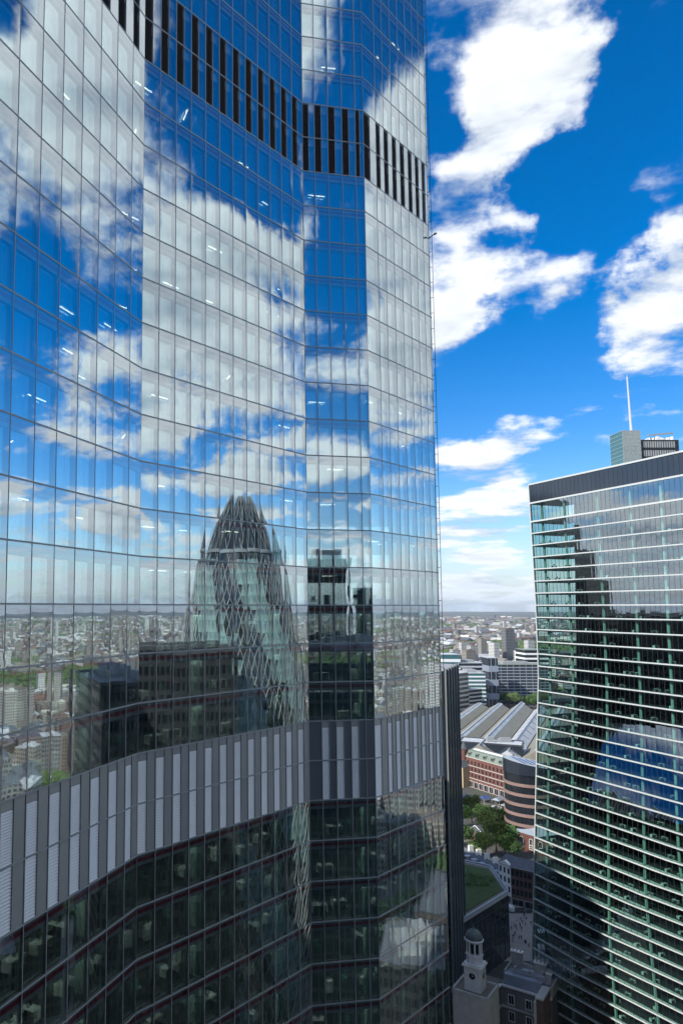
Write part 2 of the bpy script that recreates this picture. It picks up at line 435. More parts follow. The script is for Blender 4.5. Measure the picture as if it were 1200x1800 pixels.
pane_hi = pane_mesh('pane', M['glass_outer'], 0.0032)
pane_hi2 = pane_mesh('pane_soft', M['glass_outer'], 0.0022)
pane_in = pane_mesh('inner_pane', M['glass_inner'], 0.0016, 2, 2)
rp = random.Random(5)
cands = []      # every outer pane with its size in the picture
for i in range(5):
    e = (F[i + 1] - F[i]).normalized(); ang = math.atan2(e.y, e.x)
    for k in range(KLO, KHI):
        if k in LOUV: continue
        for j in range(len(J[i]) - 1):
            s0, s1 = J[i][j], J[i][j + 1]
            if k in LOUVU: s0 = s0 + (s1 - s0) * 0.5
            wd = s1 - s0 - 0.035
            c2 = F[i] + e * ((s0 + s1) / 2)
            z = (zk(k) + zk(k + 1)) / 2
            tilt = Matrix.Rotation(rp.gauss(0, 0.0015), 4, 'X') @ Matrix.Rotation(rp.gauss(0, 0.0015), 4, 'Z')
            mtx = Matrix.Translation((c2.x, c2.y, z)) @ Matrix.Rotation(ang, 4, 'Z') @ tilt @ Matrix.Diagonal((wd, rp.uniform(0.55, 1.25) * min(1.0, (wd / 1.8) ** 2), FH - 0.035, 1))
            # seen size
            dep = c2.y * CP + (z - CAMZ) * SP
            sx = PX + FPX * c2.x / dep; sy = PY - FPX * ((z - CAMZ) * CP - c2.y * SP) / dep
            vis = i < 4 and -20 < sx < 800 and -40 < sy < 1840
            size = wd * FH / dep ** 2 * abs((Vector((e.y, -e.x))).dot(-c2.normalized())) if vis else 0
            cands.append((size, mtx, i))
cands.sort(key=lambda c: -c[0])
rest = MB(); rest.sm = True
for n_, (size, mtx, i) in enumerate(cands):
    if n_ < 300:
        o = link('pane', pane_hi if n_ % 3 else pane_hi2, tower); o.matrix_local = mtx
    else: add_pane(rest, pane_hi, mtx)
stuff(rest.build('pane_field', M['glass_outer'], tower))

# joints: a mullion down every joint, a transom along every floor of every facet
zb, zt = zk(KLO), zk(KHI)
for i in range(5):
    e = (F[i + 1] - F[i]).normalized(); n_ = Vector((-e.y, e.x))
    for j, s_ in enumerate(J[i][:-1] if i < 4 else J[i]):
        c = F[i] + e * s_
        if j == 0 and i: c = off(0.03)[i]
        mb = MB(); mb.obox(c + n_ * 0.075, e, n_, 0.035, 0.088, zb, zt)
        mb.build('mullion', M['frame'], tower)
    for k in range(KLO, KHI + 1):
        mb = MB(); strip(mb, i, -0.016, 0.10, zk(k) - 0.06, zk(k) + 0.06)
        mb.build('transom', M['frame'], tower)
        if k - 1 in LOUV or k == KLO: continue
        if k - 1 in LOUVU: continue
        mb = MB(); strip(mb, i, 0.12, 0.25, zk(k) - 0.90, zk(k) - 0.065)
        mb.build('slab_edge', M['slab_edge'], tower)
        mb = MB(); strip(mb, i, 0.104, 0.119, zk(k) - 0.60, zk(k) - 0.30)
        mb.build('red_stripe', M['red'], tower)
# inner fins and inner glazing behind the outer skin
inner = MB(); fins = MB()
for i in range(5):
    e = (F[i + 1] - F[i]).normalized(); n_ = Vector((-e.y, e.x)); ang = math.atan2(e.y, e.x)
    for k in range(KLO, KHI):
        if k in LOUV or k in LOUVU: continue
        for j in range(len(J[i]) - 1):
            s0, s1 = J[i][j], J[i][j + 1]
            c = F[i] + e * ((s0 + s1) / 2) + n_ * 0.27
            tl = Matrix.Rotation(rp.gauss(0, 0.0018), 4, 'X') @ Matrix.Rotation(rp.gauss(0, 0.0018), 4, 'Z')
            mtx = Matrix.Translation((c.x, c.y, (zk(k) + 0.04 + zk(k + 1) - 0.90) / 2)) @ Matrix.Rotation(ang, 4, 'Z') @ tl @ Matrix.Diagonal((s1 - s0 - 0.16, 1, FH - 0.94, 1))
            add_pane(inner, pane_in, mtx)
            fins.obox(F[i] + e * s1 + n_ * 0.20, e, n_, 0.09, 0.085, zk(k) + 0.05, zk(k + 1) - 0.87)
stuff(inner.build('inner_glazing', M['glass_inner'], tower))
stuff(fins.build('inner_fin', M['fin'], tower))
# louvred plant floors
def louvre_mesh(name, m, n, ang):
    mb = MB()
    for q in range(n):
        z = -0.5 + (q + 0.5) / n; h = 0.5 / n
        mb.hexa([(-0.5, -0.06, z - h * 0.9), (0.5, -0.06, z - h * 0.9), (0.5, 0.02, z + h * 0.5), (-0.5, 0.02, z + h * 0.5)],
                [(-0.5, -0.06, z - h * 0.55), (0.5, -0.06, z - h * 0.55), (0.5, 0.02, z + h * 0.85), (-0.5, 0.02, z + h * 0.85)])
    mb.box(-0.5, 0.5, 0.05, 0.08, -0.5, 0.5)
    return mb.mesh(name, m)
lm_light = louvre_mesh('louvre_light', M['louvre_light'], 18, 0)
lm_dark = louvre_mesh('louvre_dark', M['louvre_dark'], 24, 0)
unit = MB(); unit.box(-0.5, 0.5, 0.0, 0.06, -0.5, 0.5); grey_me = unit.mesh('grey_panel', M['grey_panel'])
unit = MB(); unit.box(-0.5, 0.5, 0.0, 0.06, -0.5, 0.5); slate_me = unit.mesh('slate_panel', mat('slate_grey_panel', (0.13, 0.15, 0.165), 0.3, 0.1, 0.08))
unit = MB(); unit.box(-0.025, 0.025, -0.05, 0.05, -0.5, 0.5); bar_me = unit.mesh('half_mullion', M['frame'])
for i in range(4):
    e = (F[i + 1] - F[i]).normalized(); n_ = Vector((-e.y, e.x)); ang = math.atan2(e.y, e.x)
    def put(name, me, s0, s1, za, zb_, d):
        c = F[i] + e * ((s0 + s1) / 2) + n_ * d
        o = link(name, me, tower); o.location = (c.x, c.y, (za + zb_) / 2); o.rotation_euler = (0, 0, ang)
        o.scale = (1 if me is bar_me else s1 - s0, 1, zb_ - za); return o
    for k in LOUV:
        for j in range(len(J[i]) - 1):
            s0, s1 = J[i][j] + 0.04, J[i][j + 1] - 0.04; sm = s0 + (s1 - s0) * 0.52
            top = zk(k + 1) - 0.06 - (0.62 if k == LOUV[1] else 0.0)
            narrow = (i == 2 and j in (0, len(J[i]) - 2))
            if narrow:
                put('grey_panel', slate_me, s0, s1, zk(k) + 0.05, zk(k + 1) - 0.05, 0.05); continue
            put('louvre_panel', lm_light, s0, sm - 0.03, zk(k) + 0.06, top, 0.09)
            if k == LOUV[1]: put('louvre_shadow_strip', grey_me, s0, sm - 0.03, top + 0.004, zk(k + 1) - 0.05, 0.05)  # grey strip in place of the recess shadow above the louvres
            put('grey_panel', slate_me if i == 2 else grey_me, sm + 0.03, s1, zk(k) + 0.05, zk(k + 1) - 0.05, 0.05)
            put('half_mullion', bar_me, sm, sm, zk(k) + 0.05, zk(k + 1) - 0.05, 0.02)
    for k in LOUVU:
        for j in range(len(J[i]) - 1):
            s0, s1 = J[i][j] + 0.04, J[i][j + 1] - 0.04; sm = s0 + (s1 - s0) * 0.47
            put('louvre_panel', lm_dark, s0, sm, zk(k) + 0.06, zk(k + 1) - 0.06, 0.10)
            put('half_mullion', bar_me, sm + 0.03, sm + 0.03, zk(k) + 0.05, zk(k + 1) - 0.05, 0.02)
            put('backing_panel', slate_me, sm + 0.06, s1, zk(k) + 0.05, zk(k + 1) - 0.05, 0.5)
# floors, core, columns
back = [Vector((-30, 105)), Vector((-46, 30))]
foot = off(0.36) + back
for k in range(KLO, KHI + 1):
    mb = MB(); mb.prism(foot, zk(k) - 0.80, zk(k) - 0.06, 0)
    me_o = mb.build('floor_slab', [M['ceiling'], M['carpet']], tower)
    for p_ in me_o.data.polygons:
        if p_.normal.z > 0.9: p_.material_index = 1
core = [(-42, 34), (-28, 38), (-19, 68), (-3, 87), (3, 92), (3, 102), (-28, 102)]
mb = MB(); mb.prism(core, 0.0, zt + 6); mb.build('core_wall', M['core'], tower)
mb = MB(); mb.prism(off(0.3) + back, 0.0, zk(KLO) - 0.9); mb.build('lower_shell', M['dark_glass'], tower)
mb = MB(); mb.prism(off(0.3) + back, zt + 0.1, zt + 44); mb.build('upper_shell', M['dark_glass'], tower)
for i, ss in ((0, (0.42, 0.80)), (1, (0.34, 0.83)), (2, (0.90,)), (3, (0.45, 0.86)), (4, (0.3, 0.6, 0.9))):
    for q in ss:
        e = (F[i + 1] - F[i]).normalized(); n_ = Vector((-e.y, e.x)); c = F[i].lerp(F[i + 1], q) + n_ * 1.25
        mb = MB(); mb.obox(c, e, n_, 0.36, 0.36, zb, zt); mb.build('column', M['column'], tower)
# ceiling lights
lt = MB(); lt.box(-1.2, 1.2, -0.06, 0.06, -0.05, 0.0); light_me = lt.mesh('ceiling_light', M['light'])
rl = random.Random(8)
for k in range(-1, KHI):
    if k in LOUVU: continue
    for i in range(4):
        e = (F[i + 1] - F[i]).normalized(); n_ = Vector((-e.y, e.x)); ang = math.atan2(e.y, e.x)
        a0 = 12.0 if i == 0 else 1.0; s_ = a0 + rl.uniform(0, 4)
        while s_ < L[i] - 1:
            if rl.random() < (0.0 if k < 0 else 0.36 if k < 12 else 0.25):
                c = F[i] + e * s_ + n_ * rl.choice((1.9, 1.9, 3.2, 4.6))
                o = link('ceiling_light', light_me, tower); o.location = (c.x, c.y, zk(k + 1) - 0.805)
                o.rotation_euler = (0, 0, ang + (0 if rl.random() < 0.93 else R(60)))
                o.scale = (rl.uniform(0.5, 0.9), 0.8, 1)
            s_ += rl.uniform(3.4, 6.5)
# unseen glowing strips added along each facet to brighten the lower offices
for k in range(KLO, 0):
    if k in LOUV: continue
    for i in range(4):
        e = (F[i + 1] - F[i]).normalized(); n_ = Vector((-e.y, e.x)); c = F[i].lerp(F[i + 1], .5) + n_ * 3.4
        for dd in (-2.55, 1.2):
            mb = MB(); mb.obox(c + n_ * dd, e, n_, L[i] / 2 - .8, .10, zk(k + 1) - 0.86, zk(k + 1) - 0.81); mb.build('fill_light_strip', M['fill_strip'], tower)
# building maintenance arm on the corner
mb = MB(); c = F[4]
ab = at(757, 416, 90.2)
mb.bar((c.x - 0.1, c.y - 0.1, ab.z - 0.4), (c.x + 0.45, c.y - 0.35, ab.z), 0.06, 6)
mb.bar((c.x + 0.45, c.y - 0.35, ab.z), (c.x + 0.75, c.y - 0.45, ab.z + 0.12), 0.13, 8)
mb.build('corner_camera', M['frame_dark'], tower)
# stand-off rail along the far corner
mb = MB(); mb.bar((F[4].x + 0.28, F[4].y - 0.05, zb), (F[4].x + 0.28, F[4].y - 0.05, zt), 0.035, 5)
for k in range(KLO * 2, KHI * 2):
    z = Z0 + k * 2.0 + 0.6; mb.bar((F[4].x, F[4].y, z), (F[4].x + 0.28, F[4].y - 0.05, z), 0.035, 4)
mb.build('corner_rail', M['frame_dark'], tower)

# office furniture just inside the lower floors
def desk_mesh():
    mb = MB(); mb.box(-0.8, 0.8, -0.4, 0.4, 0.70, 0.74); mb.box(-0.8, -0.75, -0.38, 0.38, 0, 0.70); mb.box(0.75, 0.8, -0.38, 0.38, 0, 0.70)
    mb.box(-0.32, 0.32, 0.05, 0.08, 0.86, 1.24, 1); mb.box(-0.04, 0.04, 0.08, 0.12, 0.74, 1.0, 1); mb.box(-0.14, 0.14, 0.0, 0.16, 0.74, 0.755, 1)
    mb.box(-0.7, -0.4, -0.2, 0.1, 0.741, 0.78)
    return mb.mesh('office_desk', [M['desk'], M['desk_dark']])
def cabinet_mesh():
    mb = MB(); mb.box(-0.45, 0.45, -0.22, 0.22, 0, 1.15); mb.box(-0.43, 0.43, -0.235, -0.221, 0.06, 0.56); mb.box(-0.43, 0.43, -0.235, -0.221, 0.60, 1.10)
    mb.box(-0.46, 0.46, -0.23, 0.23, 1.151, 1.18)
    return mb.mesh('filing_cabinet', M['desk'])
def chair_mesh():
    mb = MB(); mb.lathe([(0.03, 0.08), (0.03, 0.44)], 8)
    for q in range(5):
        a = q * 2 * math.pi / 5; mb.bar((0, 0, 0.1), (0.3 * math.cos(a), 0.3 * math.sin(a), 0.05), 0.025, 4)
    mb.prism([(-0.24, -0.22), (0.24, -0.22), (0.25, 0.22), (-0.25, 0.22)], 0.44, 0.52)
    mb.hexa([(-0.22, 0.20, 0.56), (0.22, 0.20, 0.56), (0.22, 0.26, 0.56), (-0.22, 0.26, 0.56)], [(-0.2, 0.28, 1.05), (0.2, 0.28, 1.05), (0.2, 0.33, 1.05), (-0.2, 0.33, 1.05)])
    return mb.mesh('office_chair', M['chair'])
dm, cm, hm = desk_mesh(), cabinet_mesh(), chair_mesh()
rf = random.Random(21)
for k in (0, -1, -2, -3, -6, -7, -8, -9, -10, -11):
    for i in range(4):
        e = (F[i + 1] - F[i]).normalized(); n_ = Vector((-e.y, e.x)); ang = math.atan2(e.y, e.x)
        s_ = (12.0 if i == 0 else 0.8) + rf.uniform(0, 2)
        while s_ < L[i] - 1.2:
            r_ = rf.random()
            kind = 'office_desk' if r_ < 0.5 else 'filing_cabinet' if r_ < 0.72 else 'office_chair'
            me_ = {'office_desk': dm, 'filing_cabinet': cm, 'office_chair': hm}[kind]
            c = F[i] + e * s_ + n_ * rf.uniform(2.1, 4.0)
            o = link(kind, me_); o.location = (c.x, c.y, zk(k) - 0.06); o.rotation_euler = (0, 0, ang + rf.choice((0, 0, R(90), R(180))) + rf.uniform(-.1, .1))
            tag(o, {'office_desk': 'pale office desk with monitor behind the glass of the folded tower', 'filing_cabinet': 'pale low cabinet behind the glass of the folded tower', 'office_chair': 'green office chair behind the glass of the folded tower'}[kind],
                {'office_desk': 'desk', 'filing_cabinet': 'cabinet', 'office_chair': 'chair'}[kind],
                {'office_desk': 'desks inside the folded glass tower', 'filing_cabinet': 'cabinets inside the folded glass tower', 'office_chair': 'chairs inside the folded glass tower'}[kind])
            s_ += rf.uniform(1.7, 4.0)

# ------------------------------------------------------------------ the banded glass tower on the right
A2 = Vector((105.9, 247.0)); B2 = Vector((123.0, 196.0))
t2 = (B2 - A2).normalized(); n2_ = Vector((t2.y, -t2.x))
if n2_.dot(-A2) < 0: n2_ = -n2_                 # outward, towards the camera side
LR = 58.0
SK = 0.69                                       # the plan is a parallelogram: the far end wall slants back
def rt(u, z, d=0.0):
    """point on the facade: the left edge leans out lower down, the lower right folds back"""
    zr = z - CAMZ
    lean = 0.085 * max(0.0, -22 - zr) + 0.03 * max(0.0, zr)
    u2 = -lean + u * (LR + lean) / LR
    fold = 0.0
    cz = -113 + 1.22 * (u2 - 8)                # crease height along the facade
    if zr < cz: fold = -0.10 * (cz - zr)
    p = A2 + t2 * u2 + n2_ * (d + fold)
    return Vector((p.x, p.y, z))
rtower = thing('glass_tower', 'dark green glass tower with white floor bands at the right edge', 'tower', (0, 0, 0))
ledges = [CAMZ + 41.3, CAMZ + 34.9] + [CAMZ + 28.6 - 4 * k for k in range(43)]
ledges = [z for z in ledges if z > 1.5]
NU = 36
us = [LR * i / NU for i in range(NU + 1)]
def rpane_field():
    pass
pr = pane_mesh('pane_right', M['glass_right'], 1.0, 4, 6)
rr_ = random.Random(3)
cand = []
for q in range(len(ledges) - 1):
    z1, z0 = ledges[q], ledges[q + 1]
    for i in range(NU):
        a, b_, c, d = rt(us[i], z0), rt(us[i + 1], z0), rt(us[i + 1], z1), rt(us[i], z1)
        cen = (a + b_ + c + d) / 4
        dep = cen.y * CP + (cen.z - CAMZ) * SP
        sx = PX + FPX * cen.x / dep; sy = PY - FPX * ((cen.z - CAMZ) * CP - cen.y * SP) / dep
        vis = sx < 1215 and sy < 1820
        cand.append(((z1 - z0) * 1.6 / dep ** 2 if vis else 0, q, i, a, b_, c, d))
cand.sort(key=lambda c: -c[0])
restR = MB(); restR.sm = True; restS = MB()
for n_, (sz, q, i, a, b_, c, d) in enumerate(cand):
    ex = ((b_ + c) - (a + d)) / 2; ez = ((d + c) - (a + b_)) / 2; ey = ex.cross(ez).normalized()
    if ey.dot(Vector((n2_.x, n2_.y, 0))) > 0: ey = -ey
    cen = (a + b_ + c + d) / 4
    wob = rr_.gauss(0, 0.0022); wob2 = rr_.gauss(0, 0.0016)
    exx = ex * 0.955 + ey * wob * ex.length; ezz = ez * 0.985 + ey * wob2 * ez.length
    bu = rr_.uniform(0.0005, 0.0042)
    mtx = Matrix(((exx.x, ey.x * bu, ezz.x, cen.x), (exx.y, ey.y * bu, ezz.y, cen.y), (exx.z, ey.z * bu, ezz.z, cen.z), (0, 0, 0, 1)))
    if q < 1:
        pts = [cen + exx * sx_ / 2 + ezz * sz_ / 2 for sx_, sz_ in ((-1, -1), (1, -1), (1, 1), (-1, 1))]
        mb = MB(); mb.hexa([p_ + ey * 0.08 for p_ in pts], pts); o = mb.build('parapet_panel', M['slate_panel'], rtower)
        continue
    if n_ < 300:
        o = bpy.data.objects.new('pane', pr); COL.objects.link(o); o.parent = rtower; o.matrix_local = mtx
    else: add_pane(restR, pr, mtx)
stuff(restR.build('pane_field', M['glass_right'], rtower))
# thin dark joints between the panes
jm = MB()
for i in range(NU + 1):
    for q in range(1, len(ledges) - 1):
        a, b_ = rt(us[i], ledges[q + 1], -0.02), rt(us[i], ledges[q], -0.02)
        h = t2 * 0.03
        A_ = [a + Vector((h.x * s_, h.y * s_, 0)) + Vector((n2_.x, n2_.y, 0)) * d_ for s_, d_ in ((-1, -.05), (1, -.05), (1, .05), (-1, .05))]
        B_ = [b_ + Vector((h.x * s_, h.y * s_, 0)) + Vector((n2_.x, n2_.y, 0)) * d_ for s_, d_ in ((-1, -.05), (1, -.05), (1, .05), (-1, .05))]
        jm.hexa(A_, B_)
stuff(jm.build('joint', M['frame_dark'], rtower))
for q, z in enumerate(ledges):
    mb = MB(); th = 0.17 if q > 2 else 0.26
    NS = 14
    for i in range(NS):
        u0, u1 = LR * i / NS, LR * (i + 1) / NS
        mb.hexa([rt(u0, z - th, -0.5), rt(u1, z - th, -0.5), rt(u1, z - th, 0.24), rt(u0, z - th, 0.24)],
                [rt(u0, z + th, -0.5), rt(u1, z + th, -0.5), rt(u1, z + th, 0.24), rt(u0, z + th, 0.24)])
    mb.build('ledge', M['ledge'], rtower)
    if q > 0:
        mb = MB(); inn = 13.0
        mb.hexa([rt(0.4, z - 0.55, -0.52), rt(LR, z - 0.55, -0.52), rt(LR - SK * inn, z - 0.55, -inn), rt(0.4, z - 0.55, -inn)],
                [rt(0.4, z + 0.05, -0.52), rt(LR, z + 0.05, -0.52), rt(LR - SK * inn, z + 0.05, -inn), rt(0.4, z + 0.05, -inn)])
        o = mb.build('floor_slab', [M['ceiling'], M['carpet']], rtower)
        for p_ in o.data.polygons:
            if p_.normal.z > 0.9: p_.material_index = 1
# corner strip, core, roof, far side
mb = MB()
for q in range(len(ledges) - 1):
    z1, z0 = ledges[q], ledges[q + 1]
    mb.hexa([rt(-0.2, z0, -0.6), rt(0.12, z0, -0.6), rt(0.12, z0, 0.2), rt(-0.2, z0, 0.2)], [rt(-0.2, z1, -0.6), rt(0.12, z1, -0.6), rt(0.12, z1, 0.2), rt(-0.2, z1, 0.2)])
mb.build('corner_post', M['ledge'], rtower)
mb = MB(); ztop = ledges[0]
mb.hexa([rt(7, 0, -12), rt(LR - SK * 14, 0, -14), rt(LR - SK * 40, 0, -40), rt(7, 0, -40)], [rt(7, ztop - 2, -12), rt(LR - SK * 14, ztop - 2, -14), rt(LR - SK * 40, ztop - 2, -40), rt(7, ztop - 2, -40)])
mb.build('core_wall', M['core'], rtower)
mb = MB(); mb.hexa([rt(0.4, ztop - 6, -0.6), rt(LR, ztop - 6, -0.6), rt(LR - SK * 44, ztop - 6, -44), rt(0.4, ztop - 6, -44)], [rt(0.4, ztop - 0.7, -0.6), rt(LR, ztop - 0.7, -0.6), rt(LR - SK * 44, ztop - 0.7, -44), rt(0.4, ztop - 0.7, -44)])
mb.build('roof', M['slate_panel'], rtower)
mb = MB(); mb.hexa([rt(LR, 0, 0), rt(LR + .4, 0, 0), rt(LR - SK * 44 + .4, 0, -44), rt(LR - SK * 44, 0, -44)], [rt(LR, ztop, 0), rt(LR + .4, ztop, 0), rt(LR - SK * 44 + .4, ztop, -44), rt(LR - SK * 44, ztop, -44)])
mb.build('side_wall', M['teal_tower'], rtower)
for u in (3.4, 13.0, 26.0, 37.5, 47.5, 57.0):
    mb = MB()
    for q in range(1, len(ledges) - 1):
        a, b_ = rt(u, ledges[q + 1] + 0.1, -1.7), rt(u, ledges[q] - 0.6, -1.7)
        mb.bar(a, b_, 0.42, 8)
    mb.build('column', M['column'], rtower)
rd = random.Random(4)
nd = 0
for q in range(4, len(ledges) - 4):
    z = ledges[q] + 0.06; u = rd.uniform(1, 6)
    while u < LR - 2:
        if rd.random() < 0.62 and nd < 290:
            p = rt(u, z, -rd.uniform(1.6, 3.4)); o = link('office_desk', dm); o.location = p; nd += 1
            o.rotation_euler = (0, 0, math.atan2(t2.y, t2.x) + rd.choice((0, R(90), R(180))))
            tag(o, 'small pale desk with monitor behind a window of the dark banded tower', 'desk', 'desks inside the dark banded tower')
        u += rd.uniform(2.6, 7.5)

# ------------------------------------------------------------------ the mast tower behind the banded tower
HY = 420.0
hx0, hx1, hx2 = at(1095, 800, HY).x, at(1126, 800, HY).x, at(1196, 800, HY).x
hz = at(1110, 757, HY).z
mast = thing('mast_tower', 'dark tower top with green glass shaft and thin pale mast behind banded tower', 'tower', (0, 0, 0))
mb = MB(); mb.box(hx0 + .1, hx1 - .1, HY + .1, HY + 13.9, 0, hz - .1); mb.build('shaft', M['teal_glass'], mast)
mb = MB()
for q in range(9):
    z = hz - q * 2.35; mb.box(hx0 - .1, hx1 + .1, HY - .1, HY + 14, z - 0.14, z + 0.14)
for q in range(6):
    x = hx0 + (hx1 - hx0) * q / 5; mb.box(x - .11, x + .11, HY - .16, HY + .05, hz - 20, hz + .3)
mb.build('shaft_grid', M['frame'], mast)
gp = MB(); gp.box(-0.5, 0.5, -0.02, 0.02, -0.5, 0.5); gpm = gp.mesh('shaft_pane', M['glass_clear'])
for q in range(8):
    for c in range(5):
        o = link('pane', gpm, mast); o.location = (hx0 + (hx1 - hx0) * (c + .5) / 5, HY - .02, hz - (q + .5) * 2.35); o.scale = ((hx1 - hx0) / 5 - .25, 1, 2.0)
mz = at(1112, 658, HY).z
mb = MB(); mx = at(1117, 750, HY).x; mb.bar((mx, HY + 5, hz - 1), (mx - 0.9, HY + 5, mz), 0.75, 10, r2=0.38); mb.bar((mx - 0.9, HY + 5, mz), (mx - 0.9, HY + 5, mz + 1.5), 0.12, 6)
mb.build('mast', M['steel'], mast)
bz = at(1150, 772, HY).z
mb = MB(); mb.box(hx1 + .1, hx2, HY + 1.5, HY + 30, 0, bz); mb.build('upper_block', M['dark_tower'], mast)
for r_ in range(2):
    for q in range(14):
        x = hx1 + 2.2 + (hx2 - hx1 - 4) * q / 14; mb = MB(); mb.box(x, x + 0.75, HY + 1.2, HY + 1.5, bz - 4.6 - r_ * 5.2, bz - 1.0 - r_ * 5.2); mb.build('louvre_slot', M['frame'], mast)
mb = MB(); rq = random.Random(2)
for q in range(16):
    x = hx1 + 1 + rq.random() * (hx2 - hx1 - 3); hgt = rq.uniform(.8, 2.4); mb.box(x, x + rq.uniform(.5, 2), HY + rq.uniform(2, 8), HY + 10, bz, bz + hgt)
mb.build('roof_plant', M['white'], mast)
mb = MB(); mb.bar((hx1 + 7, HY + 4, bz + 3.2), (hx2 - 1.5, HY + 4, bz + 4.6), 0.6, 4); mb.build('crane_rail', M['slab_edge'], mast)

# ------------------------------------------------------------------ towers that only show as reflections
gh = thing('round_tower', 'tapered round tower of diamond glass mirrored in the folded facade', 'tower', (182, 86, 0))
PROF = [(0, 20), (30, 23), (68, 25), (100, 23), (128, 19.2), (144, 16.4), (159, 13), (169, 8.3), (175, 4.6), (178.5, 1.8), (180, 0.5)]
def grad(z):
    for (a, ra), (b_, rb) in zip(PROF, PROF[1:]):
        if a <= z <= b_:
            tt = (z - a) / (b_ - a); return ra + (rb - ra) * tt
    return 0.4
NA, NZ = 36, 46
def gpt(i, j, dr=0.0):
    z = 178.0 * j / NZ; a = 2 * math.pi * (i + 0.5 * (j % 2)) / NA; r_ = grad(z) + dr
    return Vector((r_ * math.cos(a), r_ * math.sin(a), z))
parts = {'pale': MB(), 'dark': MB(), 'dome': MB()}
lat = MB()
for j in range(NZ):
    for i in range(NA):
        if j % 2 == 0: tris = [((i, j), (i + 1, j), (i, j + 1)), ((i + 1, j), (i + 1, j + 1), (i, j + 1))]
        else: tris = [((i, j), (i + 1, j), (i + 1, j + 1)), ((i, j), (i + 1, j + 1), (i, j + 1))]
        for q, tr in enumerate(tris):
            band = (i - j // 2 + (0 if j % 2 == 0 else 0)) % 6
            key = 'dome' if j >= 40 else ('dark' if band in (0, 1, 2) else 'pale')
            mb = parts[key]
            mb.poly([gpt(*p_) for p_ in tr], q if key == 'pale' else 0)
        a = gpt(i, j, .12); up = [gpt(i, j + 1, .12), gpt(i - 1 if j % 2 == 0 else i + 1, j + 1, .12)]
        th = 0.24 if j < 40 else 0.14
        if j >= 40 and i % 2: continue
        for u_ in up:
            if (u_ - a).length > .05: lat.bar(a, u_, th, 3)
M['gh_pale'] = mat('round_tower_pale_glass', (0.22, 0.36, 0.32), 0.12, 0.0, 0.3, 0.05, spec=0.8)
M['gh_pale2'] = mat('round_tower_pale_glass_turned', (0.10, 0.18, 0.18), 0.12, 0.0, 0.3, 0.08, spec=0.8)
M['gh_dark'] = mat('round_tower_dark_glass', (0.014, 0.02, 0.022), 0.1, 0.0, 0.2, 0.1, spec=0.8)
M['gh_dome'] = mat('round_tower_dome_glass', (0.015, 0.02, 0.022), 0.1, 0.0, 0.2, 0.1, spec=0.8)
parts['pale'].build('pale_glazing', [M['gh_pale'], M['gh_pale2']], gh)
parts['dark'].build('dark_glazing', M['gh_dark'], gh); parts['dome'].build('dome_glazing', M['gh_dome'], gh)
lat.build('lattice', mat('lattice_grey', (.33, .35, .35), .5, .1, .05), gh)
rg = MB(); rg.lathe([(grad(158) + .25, 157.4), (grad(158) + .6, 157.6), (grad(158) + .6, 158.6), (grad(158) + .2, 158.8)], 48); rg.build('ring_beam', M['fin'], gh)

def block(name, label, xy, h, m, roof=None, plant=True, seed=0, fin=None):
    t_ = thing(name, label, 'building')
    mb = MB(); mb.prism(xy, 0, h); mb.build('wall', m, t_)
    cx = sum(p_[0] for p_ in xy) / len(xy); cy = sum(p_[1] for p_ in xy) / len(xy)
    sc = lambda k: [(cx + (p_[0] - cx) * k, cy + (p_[1] - cy) * k) for p_ in xy]
    mb = MB(); mb.prism(sc(0.97), h, h + 0.3); mb.build('roof', roof or M['roof_light'], t_)
    mb = MB(); a, b_ = sc(1.0), sc(0.965)
    for i in range(len(xy)):
        j = (i + 1) % len(xy); mb.prism([a[i], a[j], b_[j], b_[i]], h + .002, h + 1.1)
    mb.build('parapet', M['frame_dark'], t_)
    if plant:
        r_ = random.Random(seed); mb = MB()
        for q in range(5):
            x, y = cx + r_.uniform(-.25, .25) * (xy[0][0] - cx) * 2, cy + r_.uniform(-.25, .25) * (xy[0][1] - cy) * 2
            s_ = r_.uniform(1.5, 5); mb.box(x - s_, x + s_, y - s_ * .6, y + s_ * .6, h + .3, h + r_.uniform(1.5, 4.5))
        mb.build('roof_plant', M['slab_edge'], t_)
    if fin:
        mb = MB()
        for i in range(len(xy)):
            j = (i + 1) % len(xy); a_, b2 = Vector(xy[i]), Vector(xy[j]); n_ = max(2, int((b2 - a_).length / fin))
            for q in range(n_):
                p_ = a_.lerp(b2, (q + .5) / n_); mb.box(p_.x - .12, p_.x + .12, p_.y - .12, p_.y + .12, 0.5, h + 1)
        mb.build('fin', M['frame'], t_)
    return t_
def rect(cx, cy, wx, wy, a=0):
    c, s_ = math.cos(R(a)), math.sin(R(a))
    return [(cx + x * wx / 2 * c - y * wy / 2 * s_, cy + x * wx / 2 * s_ + y * wy / 2 * c) for x, y in ((-1, -1), (1, -1), (1, 1), (-1, 1))]
block('office_tower', 'dark slab tower mirrored in front of the round tower', rect(137, 42, 24, 76), 128.5, M['dark_tower'], roof=M['frame_dark'], plant=False, seed=1)
block('office_tower', 'dark tall tower mirrored in the narrow middle fold', rect(86, -56, 14, 18, 30), 153, M['dark_tower'], seed=2, fin=2.4)
block('office_tower', 'stepped green office mirrored beside the dark tower in the middle fold', rect(99, -50, 11, 18, 30), 143, M['teal_tower'], seed=3)
block('office_tower', 'broad dark green office mirrored low in the middle fold', rect(70, -20, 34, 22, 30), 129, M['teal_tower'], roof=M['slate'], seed=4)
block('office_tower', 'grey office tower the view is taken from', [(-46, -50), (34, -50), (34, -4), (-46, -4)], 206, M['teal_tower'], seed=5)
block('office_building', 'low dark grey block mirrored at the foot of the right hand facet', rect(94, 110, 36, 20, 20), 30, M['dark_tower'], roof=M['slate'], seed=41)
